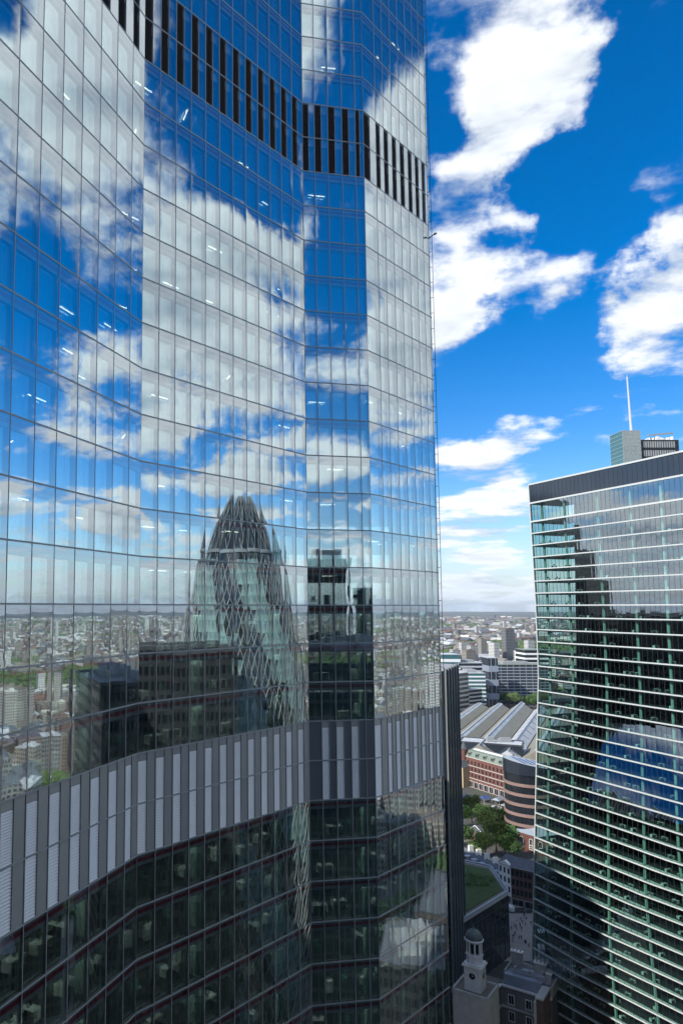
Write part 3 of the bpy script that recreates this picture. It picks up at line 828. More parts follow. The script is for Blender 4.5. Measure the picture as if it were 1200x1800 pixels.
block('office_building', 'taller black block mirrored beside the low dark grey block', rect(152, 122, 30, 18, 20), 46, M['dark_tower'], roof=M['slate'], seed=42)
block('office_building', 'dark brick block mirrored behind the taller black block', rect(205, 160, 44, 34, 25), 38, facade('brick_block_skin', (.10, .06, .05), (.04, .05, .06), 3, 3.4, .36), roof=M['slate'], seed=43)
# stepped dark tower mirrored in the banded tower
st = thing('stepped_tower', 'stepped black tower mirrored in the banded tower on the right', 'tower')
for q, (dy, hh) in enumerate(((13, 190), (17, 177), (22, 165), (27, 152))):
    mb = MB(); mb.box(6, 26 + q * .4, 300 - dy - q * 1.2, 318 + q * .1, 0 if q == 3 else 145, hh); mb.build('tier', M['dark_tower'], st)
mb = MB(); rq = random.Random(9)
for q in range(12): mb.bar((8 + rq.random() * 16, 289 + rq.random() * 25, 190), (8 + rq.random() * 16, 289 + rq.random() * 25, 190 + rq.uniform(1, 4)), .25, 4)
mb.build('roof_plant', M['frame_dark'], st)
block('office_building', 'long black office mirrored across the lower banded tower', [(-44, 172), (13, 172), (13, 262), (-44, 262)], 135, M['dark_tower'], seed=6)

block('office_building', 'black office wing mirrored low at the left of the banded tower', [(-60, 268), (22, 268), (22, 282), (-60, 360)], 136, M['dark_tower'], seed=7)
sg = thing('sky_mirror_wall', 'added leaning mirror wall showing sky as a bright patch in the banded tower', 'building')  # unseen wall, invented and tilted to bounce sky into the banded tower
mb = MB(); mb.box(13.2, 17, 206, 267, 0, 61); mb.build('base', M['dark_tower'], sg)
mb = MB(); pf = [(13.2, 61.01), (39, 61.01), (18, 92), (13.2, 92)]; mb.hexa([(x, 206, z) for x, z in pf], [(x, 267, z) for x, z in pf]); mb.build('leaning_glass', glass('mirror_glass', 0.8, (.2, .3, .3)), sg)
block('office_tower', 'dark brown glass office mirrored low in the left facade', [(100, 161), (113, 137), (152, 153), (141, 181)], 119, M['dark_tower'], roof=M['frame_dark'], seed=8)

# ------------------------------------------------------------------ trees
def leaf_cluster(mb, c, r, n, rnd, size):
    for q in range(n):
        d = Vector((rnd.gauss(0, 1), rnd.gauss(0, 1), rnd.gauss(0, 1))).normalized() * r * rnd.random() ** 0.4
        p_ = c + d; u = Vector((rnd.gauss(0, 1), rnd.gauss(0, 1), rnd.gauss(0, 1))).normalized(); v = u.orthogonal().normalized()
        s_ = size * rnd.uniform(.6, 1.3)
        mb.poly([p_ - u * s_, p_ + v * s_ * .6, p_ + u * s_, p_ - v * s_ * .6])
def tree_meshes(seed, h, rc, n=34, leaves=130, m='leaf'):
    rnd = random.Random(seed); tr = MB(); cr = MB()
    tr.lathe([(.045 * h, 0), (.03 * h, .15 * h), (.024 * h, .45 * h), (.01 * h, .8 * h)], 7)
    for q in range(n):
        a = rnd.uniform(0, 6.283); el = rnd.uniform(-.25, 1); rr2 = rc * rnd.uniform(.25, .8)
        c = Vector((math.cos(a) * rr2, math.sin(a) * rr2, h * .62 + el * rc * .55))
        if q < 9: tr.bar((0, 0, h * rnd.uniform(.25, .45)), c, .012 * h, 4, r2=.004 * h)
        leaf_cluster(cr, c, rc * rnd.uniform(.28, .45), leaves, rnd, .42)
    return tr.mesh('trunk', M['bark']), cr.mesh('crown', M[m])
TREES = [tree_meshes(1, 13, 6.5), tree_meshes(2, 15, 7.0, m='leaf2'), tree_meshes(3, 11, 5.5)]
def tree(x, y, kind, s_, label, group):
    t_ = thing('tree', label, 'tree', (x, y, 0), random.uniform(0, 6), group); t_.scale = (s_, s_, s_)
    link('trunk', TREES[kind][0], t_); link('crown', TREES[kind][1], t_)

# ------------------------------------------------------------------ houses and offices down in the gap
def windows(parent, o, ex, zs, xs, w_, h_, surround=None, m='win', arch=False, depth=0.12, name='window'):
    """real recessed-looking windows on a wall: o = wall origin, ex = unit vector along it; each window is one part with its frame as sub-part"""
    ey = Vector((ex.y, -ex.x, 0))       # outward (towards the camera side)
    for z in zs:
        for x in xs:
            c = o + ex * x
            def quad(mb, x0, x1, z0, z1, d0, d1):
                mb.hexa([c + ex * x0 + ey * d0 + Vector((0, 0, z0)), c + ex * x1 + ey * d0 + Vector((0, 0, z0)), c + ex * x1 + ey * d1 + Vector((0, 0, z0)), c + ex * x0 + ey * d1 + Vector((0, 0, z0))],
                        [c + ex * x0 + ey * d0 + Vector((0, 0, z1)), c + ex * x1 + ey * d0 + Vector((0, 0, z1)), c + ex * x1 + ey * d1 + Vector((0, 0, z1)), c + ex * x0 + ey * d1 + Vector((0, 0, z1))])
            mb = MB(); quad(mb, -w_ / 2, w_ / 2, z, z + h_, -.05, .04)
            if arch:
                pts = [c + ex * (w_ / 2 * math.cos(a)) + Vector((0, 0, z + h_ + w_ / 2 * math.sin(a))) for a in [math.pi * q / 8 for q in range(9)]]
                mb.hexa([p_ - ey * .05 for p_ in pts], [p_ + ey * .04 for p_ in pts])
            wn = mb.build(name, M[m], parent)
            if surround:
                mb = MB(); f = .22
                quad(mb, -w_ / 2 - f, -w_ / 2, z - f, z + h_, 0, .14); quad(mb, w_ / 2, w_ / 2 + f, z - f, z + h_, 0, .14); quad(mb, -w_ / 2 - f * 1.4, w_ / 2 + f * 1.4, z - f * 1.6, z - f, 0, .2)
                quad(mb, -.04, .04, z, z + h_, .04, .08)
                if arch:
                    for q in range(8):
                        a, b_ = math.pi * q / 8, math.pi * (q + 1) / 8; r0, r1 = w_ / 2, w_ / 2 + f
                        P_ = [c + ex * (r_ * math.cos(t_)) + Vector((0, 0, z + h_ + r_ * math.sin(t_))) for r_, t_ in ((r0, a), (r1, a), (r1, b_), (r0, b_))]
                        mb.hexa(P_, [p_ + ey * .14 for p_ in P_])
                else: quad(mb, -w_ / 2 - f, w_ / 2 + f, z + h_, z + h_ + f, 0, .14)
                mb.build('window_frame', M[surround], wn)

def wallbox(parent, name, a, b_, depth, z0, z1, m):
    """box whose front runs a->b (plan), going back from the camera"""
    a = Vector(a[:2]); b_ = Vector(b_[:2]); e = (b_ - a).normalized(); n_ = Vector((-e.y, e.x))
    mb = MB(); mb.prism([a, b_, b_ + n_ * depth, a + n_ * depth], z0, z1); return mb.build(name, m if not isinstance(m, str) else M[m], parent)
def gable(parent, name, a, b_, depth, z0, h, m, over=.3, along=True):
    a = Vector(a[:2]); b_ = Vector(b_[:2]); e = (b_ - a).normalized(); n_ = Vector((-e.y, e.x))
    a = a - e * over - n_ * over; b_ = b_ + e * over - n_ * over; d = depth + 2 * over
    mb = MB(); P3 = lambda p_, z: Vector((p_.x, p_.y, z))
    if along: r0, r1 = a + n_ * d / 2, b_ + n_ * d / 2; 
    else: r0, r1 = (a + b_) / 2, (a + b_) / 2 + n_ * d
    A, B, C, D_ = P3(a, z0), P3(b_, z0), P3(b_ + n_ * d, z0), P3(a + n_ * d, z0); R0, R1 = P3(r0, z0 + h), P3(r1, z0 + h)
    if along:
        mb.poly([A, B, R1, R0]); mb.poly([C, D_, R0, R1]); mb.poly([B, C, R1]); mb.poly([D_, A, R0])
    else:
        mb.poly([A, R0, R1, D_]); mb.poly([B, C, R1, R0]); mb.poly([A, B, R0]); mb.poly([C, D_, R1])
    mb.poly([D_, C, B, A]); return mb.build(name, M[m], parent)

# street, pavements, markings
def sheet(name, pts, z, m):
    mb = MB(); mb.poly([(p_[0], p_[1], z) for p_ in pts]); o = mb.build(name, M[m]); return struct(o)
sheet('road', [(60, 285), (112, 262), (190, 262), (200, 360), (186, 372), (140, 366), (118, 352), (90, 330)], 0.02, 'asphalt')
def kerbed(name, pts, m='paving'):
    mb = MB(); mb.prism(pts, 0.0, 0.14); return struct(mb.build(name, M[m]))
kerbed('pavement', [(112, 356), (140, 359.5), (190, 366), (190, 372), (112, 372)])
for q in range(7):
    a = Vector((142.5, 305)).lerp(Vector((152, 352)), q / 7); sheet('road_marking', [(a.x - .12, a.y), (a.x + .12, a.y), (a.x + .7, a.y + 3), (a.x + .46, a.y + 3)], 0.026, 'paint')
for q in range(8):
    sheet('road_marking', [(138.5 + q * 1.2, 333 + q * .1), (139.1 + q * 1.2, 333 + q * .1), (139.9 + q * 1.2, 337 + q * .1), (139.3 + q * 1.2, 337 + q * .1)], 0.027, 'paint')

# brown brick offices at the street
def street_block(label, x0, x1, yb, ytop, Y0, Y1, m, rows, cols, depth=12, roofm='slate', shop=True, roofh=3.0, surround=None, ww=1.3):
    a, b_ = at(x0, 1500, Y0), at(x1, 1500, Y1); zt_ = at((x0 + x1) / 2, ytop, (Y0 + Y1) / 2).z
    t_ = thing('street_building', label, 'building')
    a = Vector((a.x, a.y, 0)); b_ = Vector((b_.x, b_.y, 0)); e = (b_ - a).normalized(); Ln = (b_ - a).length
    wallbox(t_, 'wall', a, b_, depth, 0, zt_, m)
    gable(t_, 'roof', a, b_, depth, zt_ + .01, roofh, roofm)
    base = 4.2 if shop else 1.2; fh = (zt_ - base - .6) / rows
    windows(t_, a, e, [base + fh * q + fh * .22 for q in range(rows)], [Ln * (q + .5) / cols for q in range(cols)], ww, fh * .6, surround)
    n_ = Vector((e.y, -e.x, 0))
    mb = MB(); o_ = a + n_ * .02
    mb.hexa([o_ + Vector((0, 0, zt_ - .4)), o_ + e * Ln + Vector((0, 0, zt_ - .4)), o_ + e * Ln + n_ * .35 + Vector((0, 0, zt_ - .4)), o_ + n_ * .35 + Vector((0, 0, zt_ - .4))],
            [o_ + Vector((0, 0, zt_)), o_ + e * Ln + Vector((0, 0, zt_)), o_ + e * Ln + n_ * .35 + Vector((0, 0, zt_)), o_ + n_ * .35 + Vector((0, 0, zt_))])
    mb.build('cornice', M['stone'], t_)
    if shop:
        windows(t_, a, e, [.5], [Ln * (q + .5) / 3 for q in range(3)], Ln / 3 - .9, 2.7, 'stone', name='shop_window')
    return t_, a, e, Ln, zt_
street_block('brown brick office with three rows of paired windows on the street', 896, 962, 1590, 1530, 363, 352, 'brick_brown', 3, 9)
t_, a, e, Ln, zt_ = street_block('narrow white stone house with pediment beside brown brick office', 875, 895.5, 1570, 1519, 370, 364, 'stone_white', 3, 3, 12, ww=1.0)
gable(t_, 'pediment', a + Vector((0, -.3, 0)), a + e * Ln + Vector((0, -.3, 0)), 1.2, zt_ + .02, 2.0, 'stone_white', along=False)
t_, a, e, Ln, zt_ = street_block('long grey terrace with dormer roof behind the green roof', 798, 874.5, 1560, 1524, 404, 371, 'stone', 4, 12, 11, roofh=4.2)
nrm = Vector((e.y, -e.x, 0))
for q in range(6):
    p_ = a + e * (Ln * (q + .5) / 6) - nrm * 1.6
    mb = MB(); mb.obox(p_, e, nrm, 1.2, 1.3, zt_ + .3, zt_ + 2.5); dm_ = mb.build('dormer', M['stone'], t_)
    mb = MB(); mb.obox(p_, e, nrm, 1.4, 1.5, zt_ + 2.5, zt_ + 2.8); mb.build('dormer_roof', M['lead'], dm_)
    mb = MB(); mb.obox(p_ + nrm * 1.31, e, nrm, .8, .02, zt_ + .8, zt_ + 2.2); mb.build('dormer_window', M['win'], dm_)
for q in range(5):
    p_ = a + e * (Ln * (q + .9) / 5.4) - nrm * 6; mb = MB(); mb.obox(p_, e, nrm, .6, 1.3, zt_ + 2, zt_ + 6.6); ch = mb.build('chimney', M['stone_white'], t_)
    mb = MB()
    for c in range(3): mb.lathe([(.2, zt_ + 6.6), (.16, zt_ + 7.3)], 8, (p_.x + nrm.x * (c - 1) * .8, p_.y + nrm.y * (c - 1) * .8))
    mb.build('chimney_pot', M['cream'], ch)

# glass building with a planted roof
PZ = 25.0
pod = thing('planted_roof_building', 'black glass office with triangular green planted roof', 'building')
pc = [G(892, 1568, PZ), G(862, 1524, PZ), G(806, 1512, PZ), G(770, 1560, PZ), G(776, 1640, PZ)]
pxy = [(p_.x, p_.y) for p_ in pc]
mb = MB(); mb.prism(pxy, 0, PZ - .9); mb.build('wall', M['dark_glass'], pod)
ctr = Vector((sum(p_[0] for p_ in pxy) / 5, sum(p_[1] for p_ in pxy) / 5))
inset = lambda k: [tuple(ctr + (Vector(p_) - ctr) * k) for p_ in pxy]
mb = MB(); mb.prism(inset(1.03), PZ - .9, PZ - .2); mb.build('roof_slab', M['slab_edge'], pod)
mb = MB(); mb.prism(inset(.93), PZ - .199, PZ - .1); mb.build('roof_path', M['grav'], pod)
mb = MB(); mb.prism([tuple(ctr + (Vector(p_) - ctr) * .80 + Vector((1.2, .8))) for p_ in pxy], PZ - .099, PZ + .25); mb.build('lawn', M['grass'], pod)
mb = MB(); a_, b2 = inset(1.02), inset(.985)
for i in range(5):
    j = (i + 1) % 5; mb.prism([a_[i], a_[j], b2[j], b2[i]], PZ - .198, PZ + .7)
mb.build('parapet', M['lead'], pod)
mb = MB(); a_, b2 = inset(.962), inset(.945)
for i in range(5):
    j = (i + 1) % 5; mb.prism([a_[i], a_[j], b2[j], b2[i]], PZ - .19, PZ + .35)
mb.build('gutter_rail', M['ledge'], pod)
shr = MB(); rq = random.Random(4)
for q in range(26):
    p_ = Vector(pxy[0]).lerp(ctr, rq.uniform(.22, 1.1)).lerp(Vector(pxy[rq.choice((1, 2))]), rq.uniform(0, .45))
    leaf_cluster(shr, Vector((p_.x, p_.y, PZ + .6)), rq.uniform(.7, 1.6), 80, rq, .3)
stuff(shr.build('roof_shrub', M['leaf'], pod))
for i in (0, 4):
    a_, b2 = Vector(pxy[i]), Vector(pxy[(i + 1) % 5])
    if i == 4: pass
    n_ = int((b2 - a_).length / 4)
    for q in range(n_ + 1):
        p_ = a_.lerp(b2, q / n_); mb = MB(); mb.box(p_.x - .1, p_.x + .1, p_.y - .1, p_.y + .1, 0, PZ - .95); mb.build('mullion', M['frame_dark'], pod)
    for z in (5, 9, 13, 17, 21):
        e = (b2 - a_).normalized(); nn = Vector((e.y, -e.x)); 
        mb = MB(); mb.obox(a_.lerp(b2, .5), e, nn, (b2 - a_).length / 2, .06, z - .08, z + .08); mb.build('transom', M['frame_dark'], pod)

# dark finned tower just behind the folded tower's far corner
FY = 262.0
fa, fb, fc = at(760, 1178, FY + 18), at(781, 1178, FY), at(804, 1172, FY + 26)
fz = at(781, 1180, FY).z
ft = thing('finned_tower', 'slim dark tower with pale vertical fins at the folded tower corner', 'tower')
wxy = [(fa.x - 10, fa.y + 10), (fb.x, fb.y), (fc.x, fc.y), (fc.x - 20, fc.y + 20)]
mb = MB(); mb.prism(wxy, 0, fz); mb.build('wall', M['dark_glass'], ft)
for i in (0, 1):
    a_, b2 = Vector(wxy[i]), Vector(wxy[i + 1])
    for q in range(6 + (i == 0) * 4):
        p_ = a_.lerp(b2, q / (5 + (i == 0) * 4)); mb = MB(); e = (b2 - a_).normalized(); nn = Vector((e.y, -e.x)); mb.obox(p_ + nn * .2, e, nn, .1, .2, 0, fz + 1.2); mb.build('fin', M['fin'], ft)
mb = MB(); mb.prism([tuple(Vector(p_) * .999 + Vector((0, .3))) for p_ in wxy], fz, fz + .4); mb.build('roof', M['slab_edge'], ft)

# cupola building in the foreground
cb = thing('cupola_building', 'pale stone building with clock turret and domed white cupola, foreground', 'building')
CH = 27.0
tc_ = G(835, 1738, CH); ax = Vector((.80, -.60, 0)); ay = Vector((.60, .80, 0))
def cbx(mb, c, hx, hy, z0, z1, mi=0): mb.obox(c, ax, ay, hx, hy, z0, z1, mi)
c0_ = Vector((tc_.x, tc_.y, 0))
mb = MB(); cbx(mb, c0_ + ax * 0 + ay * 0, 5.2, 5.2, 0, CH - .02); mb.build('turret_base', M['stone'], cb)
mb = MB(); cbx(mb, c0_, 4.9, 4.9, CH - .01, CH + .15); mb.build('turret_deck', M['grav'], cb)
mb = MB()
for s_, d_ in ((ax, ay), (-ax, ay), (ay, ax), (-ay, ax)):
    mb.obox(c0_ + s_ * 5.05, d_, s_, 5.3, .28, CH - .6, CH + 0.80)
mb.build('parapet', M['stone'], cb)
mb = MB(); cbx(mb, c0_, 2.45, 2.45, CH + .1, CH + 6.88); clk = mb.build('clock_tower', M['stone_white'], cb)
mb = MB(); cbx(mb, c0_, 2.9, 2.9, CH + 6.88, CH + 7.28); cbx(mb, c0_, 2.6, 2.6, CH + 7.28, CH + 7.68); mb.build('cornice', M['stone_white'], clk)
for d_ in (-ay, ax, -ax):
    c = c0_ + d_ * 2.46; side = ax if abs(d_.dot(ay)) > .5 else ay
    mb = MB(); ring = [c + side * (.85 * math.cos(a)) + Vector((0, 0, CH + 4.48 + .85 * math.sin(a))) for a in [2 * math.pi * q / 20 for q in range(20)]]
    mb.hexa(ring, [p_ + d_ * .12 for p_ in ring]); fcx = mb.build('clock_face', M['win'], clk)
    mb = MB(); cc = c + d_ * .16 + Vector((0, 0, CH + 4.48)); mb.bar(cc, cc + Vector((0, 0, .62)), .05, 4); mb.bar(cc, cc + side * .4, .05, 4); mb.build('clock_hands', M['stone_white'], fcx)
    mb = MB()
    for q in range(20):
        a, b_ = 2 * math.pi * q / 20, 2 * math.pi * (q + 1) / 20
        P_ = [c + side * (r_ * math.cos(t2_)) + Vector((0, 0, CH + 4.48 + r_ * math.sin(t2_))) for r_, t2_ in ((.86, a), (1.05, a), (1.05, b_), (.86, b_))]
        mb.hexa(P_, [p_ + d_ * .18 for p_ in P_])
    mb.build('clock_surround', M['stone'], fcx)
a8 = math.atan2(ax.y, ax.x) + math.pi / 8
mb = MB(); mb.lathe([(2.35, CH + 7.68), (2.35, CH + 9.76), (2.6, CH + 9.84), (2.6, CH + 10.08), (2.2, CH + 10.16)], 8, (c0_.x, c0_.y), a0=a8); lan = mb.build('lantern_base', M['white'], cb)
mb = MB(); mb.lathe([(1.75, CH + 10.16), (1.75, CH + 13.76)], 8, (c0_.x, c0_.y), a0=a8); mb.build('lantern_louvre', M['stone'], lan)
for q in range(8):
    a = a8 + q * math.pi / 4; mb = MB(); p_ = Vector((c0_.x + 2.1 * math.cos(a), c0_.y + 2.1 * math.sin(a), 0)); mb.lathe([(.26, CH + 10.16), (.22, CH + 13.76)], 8, (p_.x, p_.y)); mb.build('lantern_post', M['white'], lan)
    a += math.pi / 8; p_ = Vector((c0_.x + 1.72 * math.cos(a), c0_.y + 1.72 * math.sin(a), 0)); mb = MB(); d_ = Vector((math.cos(a), math.sin(a), 0)); mb.obox(p_, d_, Vector((-d_.y, d_.x, 0)), .06, .42, CH + 10.56, CH + 13.12); mb.build('lantern_opening', M['win'], lan)
mb = MB(); mb.lathe([(2.55, CH + 13.76), (2.75, CH + 14.00), (2.75, CH + 14.32), (2.5, CH + 14.40)], 24, (c0_.x, c0_.y)); mb.build('dome_cornice', M['white'], cb)
mb = MB(); mb.sm = True; mb.lathe([(2.5, CH + 14.40), (2.45, CH + 15.12), (2.1, CH + 15.92), (1.5, CH + 16.56), (.7, CH + 16.96), (.15, CH + 17.08)], 24, (c0_.x, c0_.y)); dome = mb.build('dome', M['copper'], cb)
mb = MB(); mb.lathe([(.13, CH + 17.04), (.3, CH + 17.36), (.13, CH + 17.68), (.03, CH + 18.72)], 8, (c0_.x, c0_.y)); mb.build('finial', M['copper'], dome)
# L-shaped wings round a light court: dark walls with white sash windows, lead mansard, roof plant, stacks
zW = 20.0
K = G(879, 1732, zW); K.z = 0
M['court_wall'] = mat('court_wall', (0.20, 0.21, 0.195), .85, 0, .25, .5)
def fr(name, a0, a1, b0, b1, z0, z1, m, parent=cb):
    mb = MB(); mb.obox(K + ax * (a0 + a1) / 2 + ay * (b0 + b1) / 2, ax, ay, (a1 - a0) / 2, (b1 - b0) / 2, z0, z1); return mb.build(name, M[m], parent)
def fq(a, b, z): return K + ax * a + ay * b + Vector((0, 0, z))
wa = fr('west_wing', -9, 0, -18, 4, 0, zW, 'court_wall'); wb = fr('north_wing', .01, 15, 0, 12, 0, zW - .01, 'court_wall')
fr('coping', -.55, .35, -18, -.02, zW, zW + .5, 'stone_white', wa); fr('coping', .36, 15.3, -.35, .5, zW, zW + .5, 'stone_white', wb)
fr('string_course', .0, .3, -18, -.3, zW - 6.2, zW - 5.6, 'stone', wa); fr('string_course', .31, 15, -.3, -.002, zW - 6.2, zW - 5.6, 'stone', wb)
fr('flat_roof', -8.6, -.6, -17.6, 3.6, zW + .01, zW + .25, 'grav', wa)
mb = MB(); mb.hexa([fq(.6, .6, zW + .3), fq(12.5, .6, zW + .3), fq(12.5, 3.6, zW + .3), fq(.6, 3.6, zW + .3)], [fq(.8, 1.3, zW + 3.4), fq(12.3, 1.3, zW + 3.4), fq(12.3, 3.4, zW + 3.4), fq(.8, 3.4, zW + 3.4)]); mb.build('mansard', M['lead'], wb)
mb = MB(); mb.hexa([fq(-8.8, -17.8, zW + .3), fq(-1, -17.8, zW + .3), fq(-1, -13, zW + .3), fq(-8.8, -13, zW + .3)], [fq(-8.2, -17, zW + 3.2), fq(-1.6, -17, zW + 3.2), fq(-1.6, -13.6, zW + 3.2), fq(-8.2, -13.6, zW + 3.2)]); mb.build('mansard', M['lead'], wa)
fr('upper_roof', .6, 15, 3.65, 11.8, zW, zW + 2.6, 'lead', wb)
for a0, a1, b0, b1 in ((.3, 15, 11.8, 12.2), (14.8, 15.3, .6, 11.7), (.2, .6, 3.7, 11.7)): fr('parapet', a0, a1, b0, b1, zW + .02, zW + 3.5, 'stone', wb)
rq = random.Random(12)
for q in range(9):
    a0, b0 = rq.uniform(1.2, 11.5), rq.uniform(4.2, 9.5); fr('roof_plant', a0, a0 + rq.uniform(.6, 2.6), b0, b0 + rq.uniform(.6, 1.4), zW + 2.61, zW + rq.uniform(3.2, 4.6), 'roof_light', wb)
mb = MB()
for q in range(5): mb.bar(fq(1.5 + q * .3, 5 + q, zW + 3.1), fq(12 + q * .2, 5.5 + q, zW + 3.1), .14, 6)
mb.build('duct', M['roof_light'], wb)
for nm, a0, a1, b0, b1, hh in (('chimney', .8, 4.2, 9.6, 11.2, 7.2), ('chimney', 8.0, 11.6, 9.2, 11.4, 5.6), ('chimney', 12.9, 14.4, 3.9, 5.2, 5.6)):
    ch = fr(nm, a0, a1, b0, b1, zW + 2.62, zW + hh, 'stone', wb); fr('chimney_cap', a0 - .2, a1 + .2, b0 - .2, b1 + .2, zW + hh, zW + hh + .35, 'stone_white', ch)
    mb = MB()
    for c in range(3):
        p_ = fq(a0 + (a1 - a0) * (c + .5) / 3, (b0 + b1) / 2, 0); mb.lathe([(.22, zW + hh + .35), (.17, zW + hh + 1.0)], 8, (p_.x, p_.y))
    mb.build('chimney_pot', M['cream'], ch)
ch = fr('gable_stack', 13.0, 14.9, -9, -.4, 0, zW + 3.4, 'brick_brown'); fr('stack_coping', 12.8, 15.1, -9.2, -.36, zW + 3.4, zW + 3.9, 'stone', ch)
fr('rendered_strip', 12.2, 12.99, -9, -.4, 0, zW + 2.2, 'stone', ch)
K0 = Vector((K.x, K.y, 0))
windows(wa, K0 - ay * 16, ay, [zW - 4.6, zW - 9.6], [2.0, 5.6, 9.2, 12.8], 1.3, 2.5, 'stone_white')
windows(wb, K0, ax, [zW - 4.6, zW - 9.6], [3.2, 8.4], 1.5, 2.5, 'stone_white')

# church, church hall, trees
def church():
    a, b_ = at(906, 1480, 446), at(975, 1480, 424); a.z = b_.z = 0
    zt_ = at(915, 1462, 444).z
    t_ = thing('church', 'red brick church with white arched windows by the trees', 'church')
    e = (b_ - a).normalized(); Ln = (b_ - a).length
    wallbox(t_, 'wall', a, b_, 15, 0, zt_, 'brick_red'); gable(t_, 'roof', a, b_, 15, zt_ + .01, 5.5, 'lead')
    windows(t_, a, e, [zt_ - 6.6], [4 + 6.2 * q for q in range(int(Ln / 6.2))], 2.1, 3.4, 'stone_white', arch=True)
    windows(t_, a, e, [2.0], [4 + 6.2 * q for q in range(int(Ln / 6.2))], 2.0, 1.2, 'stone_white', arch=True)
    n_ = Vector((e.y, -e.x, 0)); mb = MB()
    for q in range(int(zt_ / .9)):
        w_ = 1.1 if q % 2 else .7; mb.obox(a + e * w_ / 2 + n_ * .06, e, n_, w_ / 2, .06, q * .9 + .03, q * .9 + .87)
    mb.build('quoins', M['stone_white'], t_)
    a, b_ = at(823, 1480, 462), at(850, 1480, 452); a.z = b_.z = 0
    zt_ = at(836, 1463, 457).z
    t_ = thing('church_hall', 'small brick church hall with grey gable roof among trees', 'hall')
    e = (b_ - a).normalized(); Ln = (b_ - a).length
    wallbox(t_, 'wall', a, b_, 22, 0, zt_, 'brick_red'); gable(t_, 'roof', a, b_, 22, zt_ + .01, 4.0, 'slate', along=False)
    windows(t_, a, e, [1.4], [Ln * .5], 1.7, 3.0, 'stone_white', arch=True); windows(t_, a, e, [2.0], [Ln * .2, Ln * .8], 1.2, 1.8, 'stone_white')
    n_ = Vector((e.y, -e.x, 0)); P3 = lambda p_, z: p_ + n_ * .5 + Vector((0, 0, z)); mb = MB(); mid = a + e * Ln / 2
    for p_ in (a - e * .3, b_ + e * .3): mb.bar(P3(p_, zt_ + .1), P3(mid, zt_ + 4.1), .22, 4)
    mb.build('gable_trim', M['stone_white'], t_)
church()
rt_ = random.Random(6)
for q, (x, y, k, s_) in enumerate(((812, 1450, 0, 1.15), (828, 1438, 1, 1.2), (845, 1445, 0, 1.0), (862, 1468, 1, 1.15), (880, 1460, 0, 1.3), (872, 1490, 1, 1.2), (893, 1480, 2, 1.1), (853, 1502, 1, 1.0), (888, 1500, 0, 1.0), (812, 1482, 2, 1.1), (900, 1502, 2, .9), (838, 1500, 2, .8))):
    p_ = G(x, y + 8)
    tree(p_.x, p_.y, k, s_, ['full green tree left of the church hall roof', 'pale green tree behind the church hall', 'round green tree behind the hall gable', 'bright green tree right of the church hall', 'tall dark tree between hall and church', 'broad pale tree in front of the churchyard', 'small tree touching the church corner', 'low pale tree in front of the church hall', 'dark tree behind the white stone house', 'small tree at the left of the church hall', 'smallest tree below the church windows', 'low shrub-like tree behind the terrace'][q], 'churchyard trees')

# red brick hotel with mansard, cream corner gable
a, b_ = at(815, 1385, 600), at(906, 1400, 548); a.z = b_.z = 0; zt_ = at(860, 1340, 572).z
ho = thing('brick_hotel', 'long red brick hotel with green mansard roof and white arcade', 'hotel')
e = (b_ - a).normalized(); Ln = (b_ - a).length; n_ = Vector((e.y, -e.x, 0))
wallbox(ho, 'wall', a, b_, 20, 0, zt_, 'brick_red')
nb = 14
windows(ho, a, e, [8.2 + (zt_ - 9) / 3 * q for q in range(3)], [Ln * (q + .5) / nb for q in range(nb)], 1.5, (zt_ - 9) / 3 * .55, 'brick_red')
windows(ho, a, e, [.6], [Ln * (q + .5) / 10 for q in range(10)], Ln / 10 - 1.6, 4.2, 'stone_white', name='arcade_window')
mb = MB()
for z in (7.0, 7.0 + (zt_ - 9) / 3, 7.0 + 2 * (zt_ - 9) / 3, zt_ - .5): mb.obox(a + e * Ln / 2 + n_ * .18, e, n_, Ln / 2, .18, z, z + .45)
mb.build('string_course', M['stone'], ho)
mb = MB(); z0, z1 = zt_, at(860, 1324, 585).z
P_ = lambda u, d, z: a + e * u - n_ * d + Vector((0, 0, z))
mb.hexa([P_(0, 0, z0), P_(Ln, 0, z0), P_(Ln, 18, z0), P_(0, 18, z0)], [P_(2, 3.2, z1), P_(Ln - 2, 3.2, z1), P_(Ln - 2, 15, z1), P_(2, 15, z1)]); mb.build('mansard', M['roof_green'], ho)
for q in range(6):
    c = a + e * (Ln * (q + .8) / 6.6) - n_ * 1.3; mb = MB(); mb.obox(c, e, n_, 1.3, 1.2, z0 + 1.2, z0 + 3.4); d_ = mb.build('dormer', M['roof_green'], ho); mb = MB(); mb.obox(c + n_ * 1.22, e, n_, .9, .02, z0 + 1.5, z0 + 3.0); mb.build('dormer_window', M['win'], d_)
mb = MB(); mb.obox(a + e * Ln / 2 - n_ * 9, e, n_, Ln / 2 - 3, 1.2, z1, z1 + .8); mb.build('roof_ridge', M['stone_white'], ho)
for u in (.02, .98):
    c = a + e * Ln * u; mb = MB(); mb.obox(c, e, n_, 2.2, 1.4, 0, zt_ + 5); pv = mb.build('end_pavilion', M['brick_red'], ho); mb = MB(); mb.lathe([(2.4, zt_ + 5), (1.8, zt_ + 7), (.2, zt_ + 11)], 6, (c.x, c.y)); mb.build('turret_roof', M['slate'], pv)
a, b_ = at(802, 1385, 596), at(814, 1387, 590); a.z = b_.z = 0; zt_ = at(808, 1348, 593).z
cg = thing('cream_gable_house', 'cream stone house with steep gable left of the brick hotel', 'building'); e = (b_ - a).normalized(); Ln = (b_ - a).length
wallbox(cg, 'wall', a, b_, 14, 0, zt_, 'cream'); gable(cg, 'roof', a, b_, 14, zt_ + .01, 5.0, 'slate', along=False)
